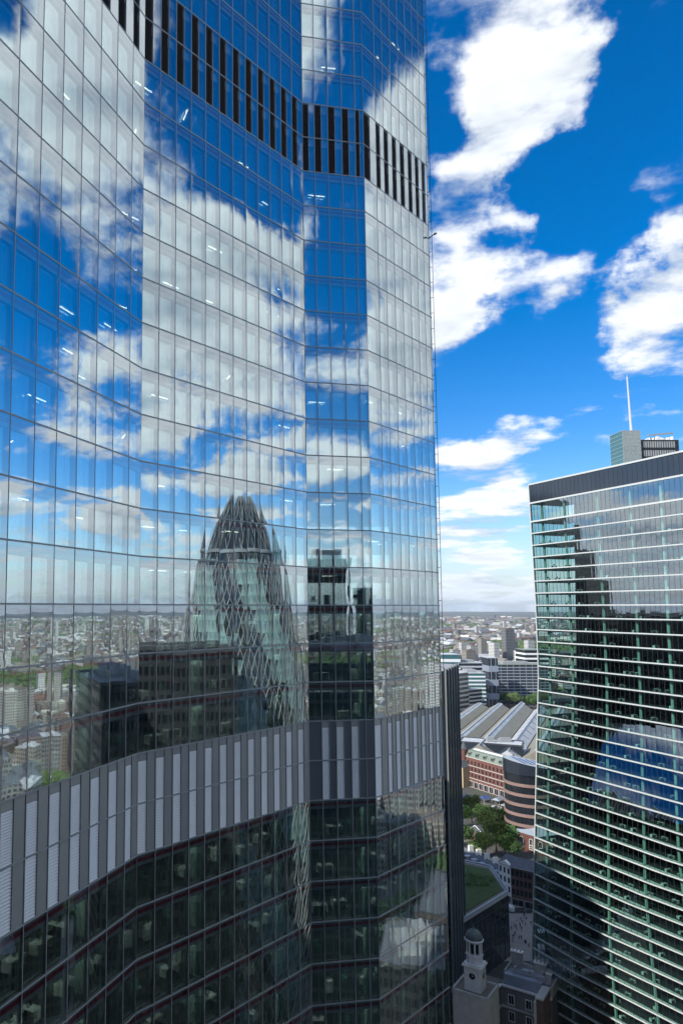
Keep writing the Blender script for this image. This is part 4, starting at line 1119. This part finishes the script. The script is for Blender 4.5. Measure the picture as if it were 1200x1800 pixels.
windows(cg, a, e, [4, 9, 13.5], [Ln * .3, Ln * .7], 1.2, 2.6, 'cream', arch=True)

# station hall roofs: long ridged sheds
stn = thing('station_hall', 'low railway station with long ridged grey train shed roofs', 'station')
sa, sb = G(812, 1322, 20), G(895, 1243, 20)
d_ = (sb - sa); Ls = d_.length; d_ = d_.normalized(); sd = Vector((d_.y, -d_.x, 0))
for q, (w0, w1_, h, m) in enumerate(((-46, -24, 5, 'roof_olive'), (-23, 0, 6, 'roof_olive'), (1, 26, 9, 'roof_olive'), (27, 44, 6, 'roof_light'), (45, 72, 9, 'roof_olive'), (73, 98, 8, 'roof_olive'))):
    c0p, c1p = sa + sd * w0, sa + sd * w1_
    mb = MB(); mb.prism([(p_.x, p_.y) for p_ in (c0p, c1p, c1p + d_ * Ls, c0p + d_ * Ls)], 0, 18 - q * .01); mb.build('hall_wall', M['brick_brown'], stn)
    mb = MB(); Z_ = Vector((0, 0, -1.98 - q * .01)); mid = (c0p + c1p) / 2 + Vector((0, 0, h))
    A_ = [c0p + Z_, c1p + Z_, mid + Z_]; mb.hexa(A_, [p_ + d_ * Ls for p_ in A_]); rf_ = mb.build('shed_roof', M[m], stn)
    for s_ in range(11):
        u = Ls * (s_ + .3) / 11
        if m == 'roof_light' or s_ % 1 == 0:
            for sg in ((c0p, mid), (c1p, mid)):
                lo, hi_ = sg[0].lerp(sg[1], .25 if m == 'roof_light' else .72) + Z_, sg[0].lerp(sg[1], .8 if m == 'roof_light' else .95) + Z_
                up_ = Vector((0, 0, .16)); wd_ = 2.4 if m == 'roof_light' else Ls / 11 * .92
                mb = MB(); mb.hexa([lo + d_ * u, lo + d_ * (u + wd_), hi_ + d_ * (u + wd_), hi_ + d_ * u], [p_ + up_ for p_ in (lo + d_ * u, lo + d_ * (u + wd_), hi_ + d_ * (u + wd_), hi_ + d_ * u)]); mb.build('rooflight', M['slate'] if m == 'roof_light' else M['skylight'], rf_)
    mb = MB(); mb.bar(mid + Z_ + Vector((0, 0, .2)), mid + Z_ + d_ * Ls + Vector((0, 0, .2)), .5, 4); mb.build('ridge', M['roof_light'], rf_)
# glazed cross roof nearer the hotel
cr = thing('concourse_roof', 'blue grey glazed station concourse roof behind the hotel', 'roof')
ca, cb_ = G(800, 1342, 18), G(960, 1322, 18); e = (cb_ - ca).normalized(); nn = Vector((-e.y, e.x, 0)); Ln = (cb_ - ca).length
mb = MB(); mb.prism([(p_.x, p_.y) for p_ in (ca, cb_, cb_ + nn * 34, ca + nn * 34)], 0, 15); mb.build('wall', M['brick_brown'], cr)
for q in range(7):
    s0, s1 = Ln * q / 7 + .4, Ln * (q + 1) / 7 - .4; A0, A1 = ca + e * s0, ca + e * s1; A0.z = A1.z = 15.05
    mid = (A0 + A1) / 2 + Vector((0, 0, 4)); mb = MB(); T_ = [A0, A1, mid]; mb.hexa(T_, [p_ + nn * 34 for p_ in T_]); ro = mb.build('glazed_bay', M['skylight'], cr)
    mb = MB()
    for s_ in range(9):
        for sg in (A0, A1): mb.bar(sg + nn * (s_ * 4.2) + Vector((0, 0, .1)), mid + nn * (s_ * 4.2) + Vector((0, 0, .1)), .2, 4)
    mb.build('glazing_bar', M['white'], ro)

# round pink banded office
pk = thing('round_office', 'curved office with pink stone bands and blue sloping roof', 'building')
pcn = G(936, 1482); pr_ = 15.5; pzt = at(920, 1362, pcn.y - 10).z
mb = MB(); mb.sm = False; mb.lathe([(pr_ - .5, 0), (pr_ - .5, pzt)], 40, (pcn.x, pcn.y)); mb.build('glazing', M['win'], pk)
for q in range(7):
    z = 1 + (pzt - 6) * q / 6.3; mb = MB(); mb.lathe([(pr_ - .45, z), (pr_, z + .05), (pr_, z + 1.7), (pr_ - .45, z + 1.75)], 40, (pcn.x, pcn.y)); mb.build('stone_band', M['pink'], pk)
mb = MB(); ring0 = [(pcn.x + pr_ * math.cos(2 * math.pi * i / 40), pcn.y + pr_ * math.sin(2 * math.pi * i / 40)) for i in range(40)]
mb.hexa([(x, y, pzt + .02) for x, y in ring0], [(x, y, pzt + 5 - .18 * (x - pcn.x)) for x, y in ring0]); mb.build('roof_drum', M['slate_panel'], pk)
mb = MB(); mb.hexa([(pcn.x + (x - pcn.x) * .96, pcn.y + (y - pcn.y) * .96, pzt + 5.03 - .18 * (x - pcn.x) * .96) for x, y in ring0], [(pcn.x + (x - pcn.x) * .96, pcn.y + (y - pcn.y) * .96, pzt + 5.15 - .18 * (x - pcn.x) * .96) for x, y in ring0]); mb.build('sloping_roof', M['skylight'], pk)
for q in range(5):
    x = pcn.x - 8 + q * 4; mb = MB(); y0, y1 = pcn.y - 10, pcn.y + 10; f = lambda x: pzt + 5.2 - .18 * (x - pcn.x); mb.hexa([(x, y0, f(x)), (x + 2.6, y0, f(x + 2.6)), (x + 2.6, y1, f(x + 2.6)), (x, y1, f(x))], [(x, y0, f(x) + .1), (x + 2.6, y0, f(x + 2.6) + .1), (x + 2.6, y1, f(x + 2.6) + .1), (x, y1, f(x) + .1)]); mb.build('solar_panel', M['blue_panel'], pk)

# mid distance offices with floor bands
def banded(label, x0, x1, ytop, Y, depth, nfl, wall, band, skew=0.0, roof='roof_light', plant=True, vert=0, name='office_building'):
    a, b_ = at(x0, ytop, Y + skew), at(x1, ytop, Y); h = (a.z + b_.z) / 2; a.z = b_.z = 0
    t_ = thing(name, label, 'building'); e = (b_ - a).normalized(); n_ = Vector((-e.y, e.x, 0)); Ln = (b_ - a).length
    wallbox(t_, 'wall', a, b_, depth, 0, h, wall)
    for q in range(nfl):
        z = h - (q + 1) * h / (nfl + .6) * .98; mb = MB(); c = a + e * Ln / 2 + n_ * depth / 2; mb.obox(c, e, n_, Ln / 2 + .35, depth / 2 + .35, z, z + h / nfl * .36); mb.build('floor_band', M[band], t_)
    for q in range(vert):
        c = a + e * (Ln * (q + .5) / vert); mb = MB(); mb.obox(c, e, n_, .35, .45, 0, h - .3); mb.build('pier', M[band], t_)
    mb = MB(); c = a + e * Ln / 2 + n_ * depth / 2; mb.obox(c, e, n_, Ln / 2 + .3, depth / 2 + .3, h, h + .8); mb.build('roof', M[roof], t_)
    if plant:
        mb = MB(); mb.obox(c - e * Ln * .1, e, n_, Ln * .25, depth * .25, h + .8, h + 4.5); mb.build('roof_plant', M['slab_edge'], t_)
    return t_
banded('teal glass office with pale frame left of the tall glass shaft', 777, 808, 1151, 1180, 40, 5, 'teal_glass', 'white', plant=False)
banded('grey stepped office with dark window strips at far left of the gap', 796, 822, 1184, 960, 45, 9, 'win', 'stone', skew=-25)
banded('low grey office with rounded terraces before white banded office', 815, 846, 1213, 985, 30, 6, 'win', 'stone', skew=-20)
banded('white banded office with green glass above the station roofs', 820, 852, 1184, 1010, 40, 9, 'teal_glass', 'white')
banded('flat topped office roof block behind white banded office', 806, 852, 1166, 1180, 40, 7, 'slate_panel', 'roof_light')
banded('tall grey glass shaft beside the white banded office', 858, 874, 1157, 1040, 25, 3, 'slate_panel', 'lead', vert=2, plant=False)
banded('black office flank between white office and gridded block', 846, 876, 1190, 1060, 30, 8, 'dark_glass', 'frame_dark', plant=False)
banded('long dark gridded office block with pale window strips', 874, 962, 1169, 1090, 30, 12, 'win', 'lead', roof='roof_green', vert=8)
banded('dark stacked office with white strips and green roof', 922, 965, 1143, 1250, 40, 8, 'win', 'white', roof='roof_green', plant=False)
for q, (x, y) in enumerate(((893, 1243), (903, 1246), (925, 1246), (938, 1247), (950, 1245), (888, 1238))):
    p_ = G(x, y); tree(p_.x, p_.y, q % 3, 1.5, ['first tree under the dark gridded block', 'second tree under the dark gridded block', 'full tree behind the station roofs at right', 'broad tree before the gridded block corner', 'rightmost tree beside the banded tower edge', 'small tree at the gridded block foot'][q], 'trees behind the station')
block('office_building', 'dark flat roofed office block behind the hotel', rect(232, 640, 50, 24, -25), 26, M['slate_panel'], seed=31)
block('office_building', 'low grey block left of the station sheds', rect(226, 790, 60, 40, -10), 16, M['dark_tower'], roof=M['roof_light'], seed=32)
block('office_building', 'brown building beside the round pink office', rect(215, 500, 40, 22, -20), 14, M['brick_brown'], roof=M['slate'], seed=33)

# ------------------------------------------------------------------ the wide city
cm_wall = [facade('city_wall_%d' % q, c, (0.05, 0.055, 0.06), sx, sz, .38) for q, (c, sx, sz) in enumerate((
    ((.28, .25, .21), 3.2, 3.4), ((.18, .13, .105), 3.0, 3.2), ((.55, .55, .52), 3.6, 3.6), ((.17, .17, .17), 4.0, 3.8), ((.34, .32, .28), 3.0, 3.0), ((.17, .09, .075), 3.0, 3.2)))]
cm_roof = [M['slate'], M['roof_light'], M['grav'], M['roof_olive'], mat('tile_roof', (.16, .095, .075), .85, 0, .3, .3), M['stone']]
city_mats = cm_wall + cm_roof
def house(mbw, mbr, c, a, wx, wy, h, wi, ri, pitched):
    ex = Vector((math.cos(a), math.sin(a), 0)); ey = Vector((-ex.y, ex.x, 0)); c = Vector((c[0], c[1], 0))
    mbw.obox(c, ex, ey, wx / 2, wy / 2, 0, h, wi)
    Zt = Vector((0, 0, h))
    if pitched:
        q = [c + ex * sx * wx / 2 * 1.04 + ey * sy * wy / 2 * 1.06 + Zt for sx, sy in ((-1, -1), (1, -1), (1, 1), (-1, 1))]
        r0, r1 = c - ex * wx / 2 + Zt + Vector((0, 0, wy * .32)), c + ex * wx / 2 + Zt + Vector((0, 0, wy * .32))
        mbr.poly([q[0], q[1], r1, r0], ri); mbr.poly([q[2], q[3], r0, r1], ri); mbr.poly([q[1], q[2], r1], wi if mbr is mbw else ri); mbr.poly([q[3], q[0], r0], wi if mbr is mbw else ri)
    else:
        mbr.obox(c, ex, ey, wx / 2 * .95, wy / 2 * .95, h + .01, h + .5, ri)
        mbr.obox(c + ex * wx * .12, ex, ey, wx * .16, wy * .2, h + .5, h + 2.8, ri)
rc_ = random.Random(77)
items = []
def blocked(x, y):
    r_ = math.hypot(x, y); az = math.degrees(math.atan2(x, y))
    if 15 < az < 26 and r_ < 1330: return True
    if r_ < 330 and not (az > 62 and r_ > 150): return True
    if r_ < 330 and any(math.hypot(x - bx_, y - by_) < br for bx_, by_, br in ((137, 42, 62), (94, 110, 40), (152, 122, 40), (205, 160, 45), (86, -50, 45), (70, -20, 45), (125, 158, 50), (124, 210, 60))): return True
    if math.hypot(x - 182, y - 86) < 60: return True
    return False
for ring in range(60):
    r0 = 150 * (9500 / 150) ** (ring / 60); r1 = 150 * (9500 / 150) ** ((ring + 1) / 60)
    size = 12 + r0 * .0075
    n_ = int(R(150) * (r1 * r1 - r0 * r0) / 2 / (size * size * 2.1))
    for q in range(min(n_, 900)):
        az = R(rc_.uniform(5, 155)); r_ = rc_.uniform(r0, r1); x, y = r_ * math.sin(az), r_ * math.cos(az)
        if blocked(x, y): continue
        park = mnoise.noise(Vector((x * .0011, y * .0011, 3.3))) + .35 * mnoise.noise(Vector((x * .005, y * .005, 1.3)))
        tr = park > .24 or rc_.random() < .13
        items.append((r_, math.degrees(az), x, y, size, tr))
house_n = 0; far = MB(); ftree = MB()
items.sort()
def lump(mb, c, r_, rnd):
    n_ = 7
    mb_pts = []
    for k, (f, z) in enumerate(((.75, .0), (1.0, .45), (.7, .85), (.2, 1.05))):
        mb_pts.append([Vector((c[0] + r_ * f * rnd.uniform(.7, 1.15) * math.cos(6.283 * i / n_), c[1] + r_ * f * rnd.uniform(.7, 1.15) * math.sin(6.283 * i / n_), r_ * z * rnd.uniform(.75, 1.1) + .5)) for i in range(n_)])
    b = len(mb.v); mb.v += [tuple(p_) for rr3 in mb_pts for p_ in rr3]
    for k in range(3):
        for i in range(n_):
            j = (i + 1) % n_; mb.f.append((b + k * n_ + i, b + k * n_ + j, b + (k + 1) * n_ + j, b + (k + 1) * n_ + i)); mb.mi.append(0)
    mb.f.append(tuple(b + 3 * n_ + i for i in range(n_))); mb.mi.append(0)
cnames = ['tan', 'brown brick', 'white', 'grey', 'sandy', 'red brick']
for r_, az, x, y, size, tr in items:
    if tr:
        for q in range(3 if r_ < 4000 else 2): lump(ftree, (x + rc_.gauss(0, size * .5), y + rc_.gauss(0, size * .5)), size * rc_.uniform(.3, .5) * min(1, 900 / r_ + .45), rc_)
        continue
    tall = rc_.random()
    h = rc_.uniform(8, 17); wx, wy = size * rc_.uniform(.7, 1.7), size * rc_.uniform(.5, .9)
    pit = rc_.random() < .5; wi = rc_.choice((0, 0, 1, 1, 2, 3, 4, 5)); ri = 6 + rc_.choice((0, 0, 1, 2, 2, 3, 4, 5))
    if tall > .93: h = rc_.uniform(25, 55); wx, wy = rc_.uniform(14, 26), rc_.uniform(12, 20); pit = False; wi = rc_.choice((2, 2, 4, 3, 0))
    if tall > .995: h = rc_.uniform(60, 100)
    if r_ < 420: wi, h = 3, rc_.uniform(14, 26)
    if r_ < 700: pit = pit and rc_.random() < .4; h = rc_.uniform(16, 38); wx *= 1.5; wy *= 1.7; wi = rc_.choice((3, 3, 0, 1, 3)); ri = 6 + rc_.choice((0, 0, 1, 2))
    a = rc_.choice((.3, .3 + 1.57, rc_.uniform(0, 3.14)))
    if 15.5 < az < 25.0 and house_n < 290 and r_ > 1200:
        house_n += 1
        t_ = thing('house' if pit else 'city_block', 'x', 'building', (0, 0, 0), 0, 'far city buildings in the gap')
        t_['label'] = 'small far %s building in the hazy city between the two towers' % cnames[wi] if wi != 2 else 'small far white block in the hazy city between the two towers'
        w_, r2 = MB(), MB(); house(w_, r2, (x, y), a, wx, wy, h, wi, ri, pit)
        def shrink(mb, nm):
            used = sorted(set(mb.mi)); mats_ = [city_mats[u] for u in used]; mb.mi = [used.index(u) for u in mb.mi]; return mb.build(nm, mats_, t_)
        shrink(w_, 'wall'); shrink(r2, 'roof')
    else: house(far, far, (x, y), a, wx, wy, h, wi, ri, pit)
stuff(far.build('far_city', city_mats), 'wide far city of small roofs and blocks to the horizon')
stuff(ftree.build('far_trees', M['leaf2']), 'far green tree masses among the city roofs')
# two pale tower blocks and a pointed tower group far off, seen mirrored
fx = random.Random(15)
pt = thing('pointed_tower', 'far tower with pyramid top mirrored on the horizon', 'tower', (2900, 2550, 0))
mb = MB(); mb.box(-26, 26, -26, 26, 0, 200); mb.build('wall', cm_wall[3], pt)
mb = MB(); mb.hexa([(-26, -26, 200.02), (26, -26, 200.02), (26, 26, 200.02), (-26, 26, 200.02)], [(-1, -1, 240), (1, -1, 240), (1, 1, 240), (-1, 1, 240)]); mb.build('pyramid_roof', M['lead'], pt)

# ------------------------------------------------------------------ people and vehicles in the street
def person_mesh():
    me = bpy.data.meshes.new('person'); bm = bmesh.new()
    V = {n: bm.verts.new(p_) for n, p_ in dict(pel=(0, 0, .95), chest=(0, 0, 1.32), neck=(0, 0, 1.48), head=(0, .02, 1.62), top=(0, .02, 1.74), hl=(.09, 0, .9), kl=(.1, .1, .5), al=(.1, .02, .08), tl=(.1, .2, .04), hr=(-.09, 0, .9), kr=(-.1, -.02, .5), ar=(-.1, -.2, .1), tr=(-.1, -.06, .04), sl=(.19, 0, 1.4), el=(.25, -.06, 1.12), wl=(.24, .06, .88), sr=(-.19, 0, 1.4), er=(-.25, .06, 1.12), wr=(-.24, .16, .92)).items()}
    for a, b_ in (('pel', 'chest'), ('chest', 'neck'), ('neck', 'head'), ('head', 'top'), ('pel', 'hl'), ('hl', 'kl'), ('kl', 'al'), ('al', 'tl'), ('pel', 'hr'), ('hr', 'kr'), ('kr', 'ar'), ('ar', 'tr'), ('chest', 'sl'), ('sl', 'el'), ('el', 'wl'), ('chest', 'sr'), ('sr', 'er'), ('er', 'wr')): bm.edges.new((V[a], V[b_]))
    idx = list(V); bm.to_mesh(me); bm.free()
    o = bpy.data.objects.new('tmp', me); COL.objects.link(o)
    md = o.modifiers.new('s', 'SKIN'); md.use_smooth_shade = True
    rads = dict(pel=.15, chest=.16, neck=.06, head=.10, top=.07, hl=.1, kl=.065, al=.05, tl=.04, hr=.1, kr=.065, ar=.05, tr=.04, sl=.075, el=.05, wl=.035, sr=.075, er=.05, wr=.035)
    for i, n in enumerate(idx):
        o.data.skin_vertices[0].data[i].radius = (rads[n], rads[n]); o.data.skin_vertices[0].data[i].use_root = (n == 'pel')
    dg = bpy.context.evaluated_depsgraph_get(); out = bpy.data.meshes.new_from_object(o.evaluated_get(dg)); bpy.data.objects.remove(o)
    return out
pm = person_mesh()
pcols = [mat('clothes_%d' % q, c, .85, 0, .1) for q, c in enumerate(((.02, .02, .025), (.05, .06, .10), (.30, .28, .25), (.16, .05, .04), (.5, .5, .48), (.03, .05, .04)))]
cl = ['black', 'navy', 'beige', 'dark red', 'white', 'dark green']
pmes = []
for q in range(6):
    m_ = pm.copy(); m_.materials.clear(); m_.materials.append(pcols[q]); m_.materials.append(bpy.data.materials.get('skin') or mat('skin', (.45, .29, .21), .6, 0, 0))
    for p_ in m_.polygons: p_.material_index = 1 if p_.center.z > 1.5 else 0
    pmes.append(m_)
rpn = random.Random(19)
for q in range(30):
    x, y = rpn.uniform(897, 934), rpn.uniform(1612, 1672)
    p_ = G(x, y); o = link('person', pmes[q % 6]); o.location = (p_.x, p_.y, 0.145 if True else 0); o.rotation_euler = (0, 0, rpn.uniform(0, 6.28))
    tag(o, 'person in %s clothes walking on the shaded street corner between the towers' % cl[q % 6], 'person', 'people on the street corner')
kerbed('pavement', [tuple(G(890, 1606).xy), tuple(G(940, 1606).xy), tuple(G(940, 1690).xy), tuple(G(885, 1690).xy)])

def car(loc, rz, m, label, group, van=False):
    t_ = thing('van' if van else 'parked_car', label, 'van' if van else 'car', loc, rz, group)
    Ls, Ws = (5.4, 2.0) if van else (4.3, 1.8)
    prof = [(-.5, .35), (-.5, .75), (-.48, .95), (-.3, 1.0), (-.2, 1.42), (.22, 1.45), (.36, 1.0), (.48, .88), (.5, .6), (.5, .35)] if not van else [(-.5, .35), (-.5, 2.1), (-.46, 2.2), (.2, 2.2), (.34, 1.4), (.48, 1.15), (.5, .7), (.5, .35)]
    mb = MB(); mb.hexa([(x * Ls, -Ws / 2, z) for x, z in prof][::-1], [(x * Ls, Ws / 2, z) for x, z in prof][::-1]); bd = mb.build('body', m, t_)
    mb = MB()
    if not van:
        mb.hexa([(-.285 * Ls, -Ws / 2 - .01, 1.02), (-.2 * Ls, -Ws / 2 - .01, 1.36), (.21 * Ls, -Ws / 2 - .01, 1.38), (.33 * Ls, -Ws / 2 - .01, 1.02)], [(-.285 * Ls, Ws / 2 + .01, 1.02), (-.2 * Ls, Ws / 2 + .01, 1.36), (.21 * Ls, Ws / 2 + .01, 1.38), (.33 * Ls, Ws / 2 + .01, 1.02)])
        mb.hexa([(.235 * Ls, -.75, 1.43), (.235 * Ls, .75, 1.43), (.355 * Ls, .75, 1.03), (.355 * Ls, -.75, 1.03)], [(.25 * Ls, -.75, 1.44), (.25 * Ls, .75, 1.44), (.37 * Ls, .75, 1.04), (.37 * Ls, -.75, 1.04)])
    else: mb.hexa([(.215 * Ls, -.85, 2.15), (.215 * Ls, .85, 2.15), (.34 * Ls, .85, 1.44), (.34 * Ls, -.85, 1.44)], [(.23 * Ls, -.85, 2.16), (.23 * Ls, .85, 2.16), (.355 * Ls, .85, 1.45), (.355 * Ls, -.85, 1.45)])
    mb.build('window', M['win'], t_)
    for sx in (-.3, .3):
        for sy in (-1, 1):
            mb = MB(); mb.bar((sx * Ls, sy * (Ws / 2 - .2), .33), (sx * Ls, sy * (Ws / 2 + .02), .33), .33, 14); wh = mb.build('wheel', M['desk_dark'], t_); mb = MB(); mb.bar((sx * Ls, sy * (Ws / 2 + .02), .33), (sx * Ls, sy * (Ws / 2 + .035), .33), .19, 10); mb.build('rim', M['steel'], wh)
    for sy in (-1, 1):
        mb = MB(); mb.box(.49 * Ls, .503 * Ls, sy * .6 - .2, sy * .6 + .2, .62, .78); mb.build('headlight', M['white'], t_)
        mb = MB(); mb.box(-.503 * Ls, -.49 * Ls, sy * .65 - .15, sy * .65 + .15, .7, .85); mb.build('tail_light', M['red'], t_)
    return t_
paint = [mat('car_%d' % q, c, .3, .2, .05, spec=.6) for q, c in enumerate(((.02, .02, .022), (.55, .56, .57), (.10, .11, .12), (.7, .7, .69)))]
for q, (x, y, rz, c, v, lb) in enumerate(((903, 1583, 0.5, 0, False, 'black car below the brown brick office'), (915, 1590, .5, 0, False, 'second black car farther right on the shaded road'), (926, 1584, .5, 1, False, 'silver car at the kerb of the brown brick office'), (928, 1604, .5, 2, False, 'dark grey car nearest the banded tower corner'), (897, 1600, 2.1, 3, True, 'white van turning beside the planted roof building'))):
    p_ = G(x, y); car((p_.x, p_.y, .02), rz - .6, paint[c], lb, 'vehicles in the street', v)
for q, (x, y) in enumerate(((868, 1420), (878, 1424), (886, 1417), (897, 1425), (862, 1412), (890, 1431), (905, 1432))):
    p_ = G(x, y); car((p_.x, p_.y, .02), .4 + q, paint[(1, 3, 3, 1, 0, 2, 3)[q]], ['silver car before the hotel arcade', 'white van left of the round pink office', 'white car in front of the hotel', 'silver car nearest the round pink office', 'black car at the left of the hotel forecourt', 'dark grey car behind the churchyard trees', 'white van beside the church roof'][q], 'vehicles by the hotel', q in (1, 6))
# blue canopies by the trees
for q, (x, y, w_) in enumerate(((818, 1408, 9), (852, 1410, 7), (876, 1412, 11))):
    p_ = G(x, y); t_ = thing('street_canopy', ['blue market canopy above the left trees', 'small blue canopy right of the trees', 'wide grey canopy before the hotel arcade'][q], 'canopy', (p_.x, p_.y, 0), .4 * q)
    mb = MB(); mb.hexa([(-w_ / 2, -3, 3), (w_ / 2, -3, 3), (w_ / 2, 3, 3), (-w_ / 2, 3, 3)], [(-w_ / 2 + 1, -.4, 4.4), (w_ / 2 - 1, -.4, 4.4), (w_ / 2 - 1, .4, 4.4), (-w_ / 2 + 1, .4, 4.4)]); mb.build('roof', M['blue_panel'] if q < 2 else M['lead'], t_)
    for sx in (-1, 1):
        for sy in (-1, 1): mb = MB(); mb.bar((sx * (w_ / 2 - .3), sy * 2.7, 0), (sx * (w_ / 2 - .3), sy * 2.7, 3), .1, 6); mb.build('post', M['steel'], t_)

# ------------------------------------------------------------------ haze over the city
mb = MB(); mb.box(-25000, 25000, -25000, 25000, -1, 300)
hz_ = mb.build('haze', None) if False else link('haze', mb.mesh('haze', []))
hmat = bpy.data.materials.new('haze'); hmat.use_nodes = True; ht = hmat.node_tree; ht.nodes.clear()
pv_ = ht.nodes.new('ShaderNodeVolumePrincipled'); pv_.inputs['Density'].default_value = 2.6e-5; pv_.inputs['Color'].default_value = (0.74, 0.87, 1.0, 1); pv_.inputs['Anisotropy'].default_value = 0.1
ho_ = ht.nodes.new('ShaderNodeOutputMaterial'); ht.links.new(pv_.outputs[0], ho_.inputs['Volume'])
hz_.data.materials.append(hmat); stuff(hz_, 'thin blue haze over the far city')
scene.cycles.volume_bounces = 0
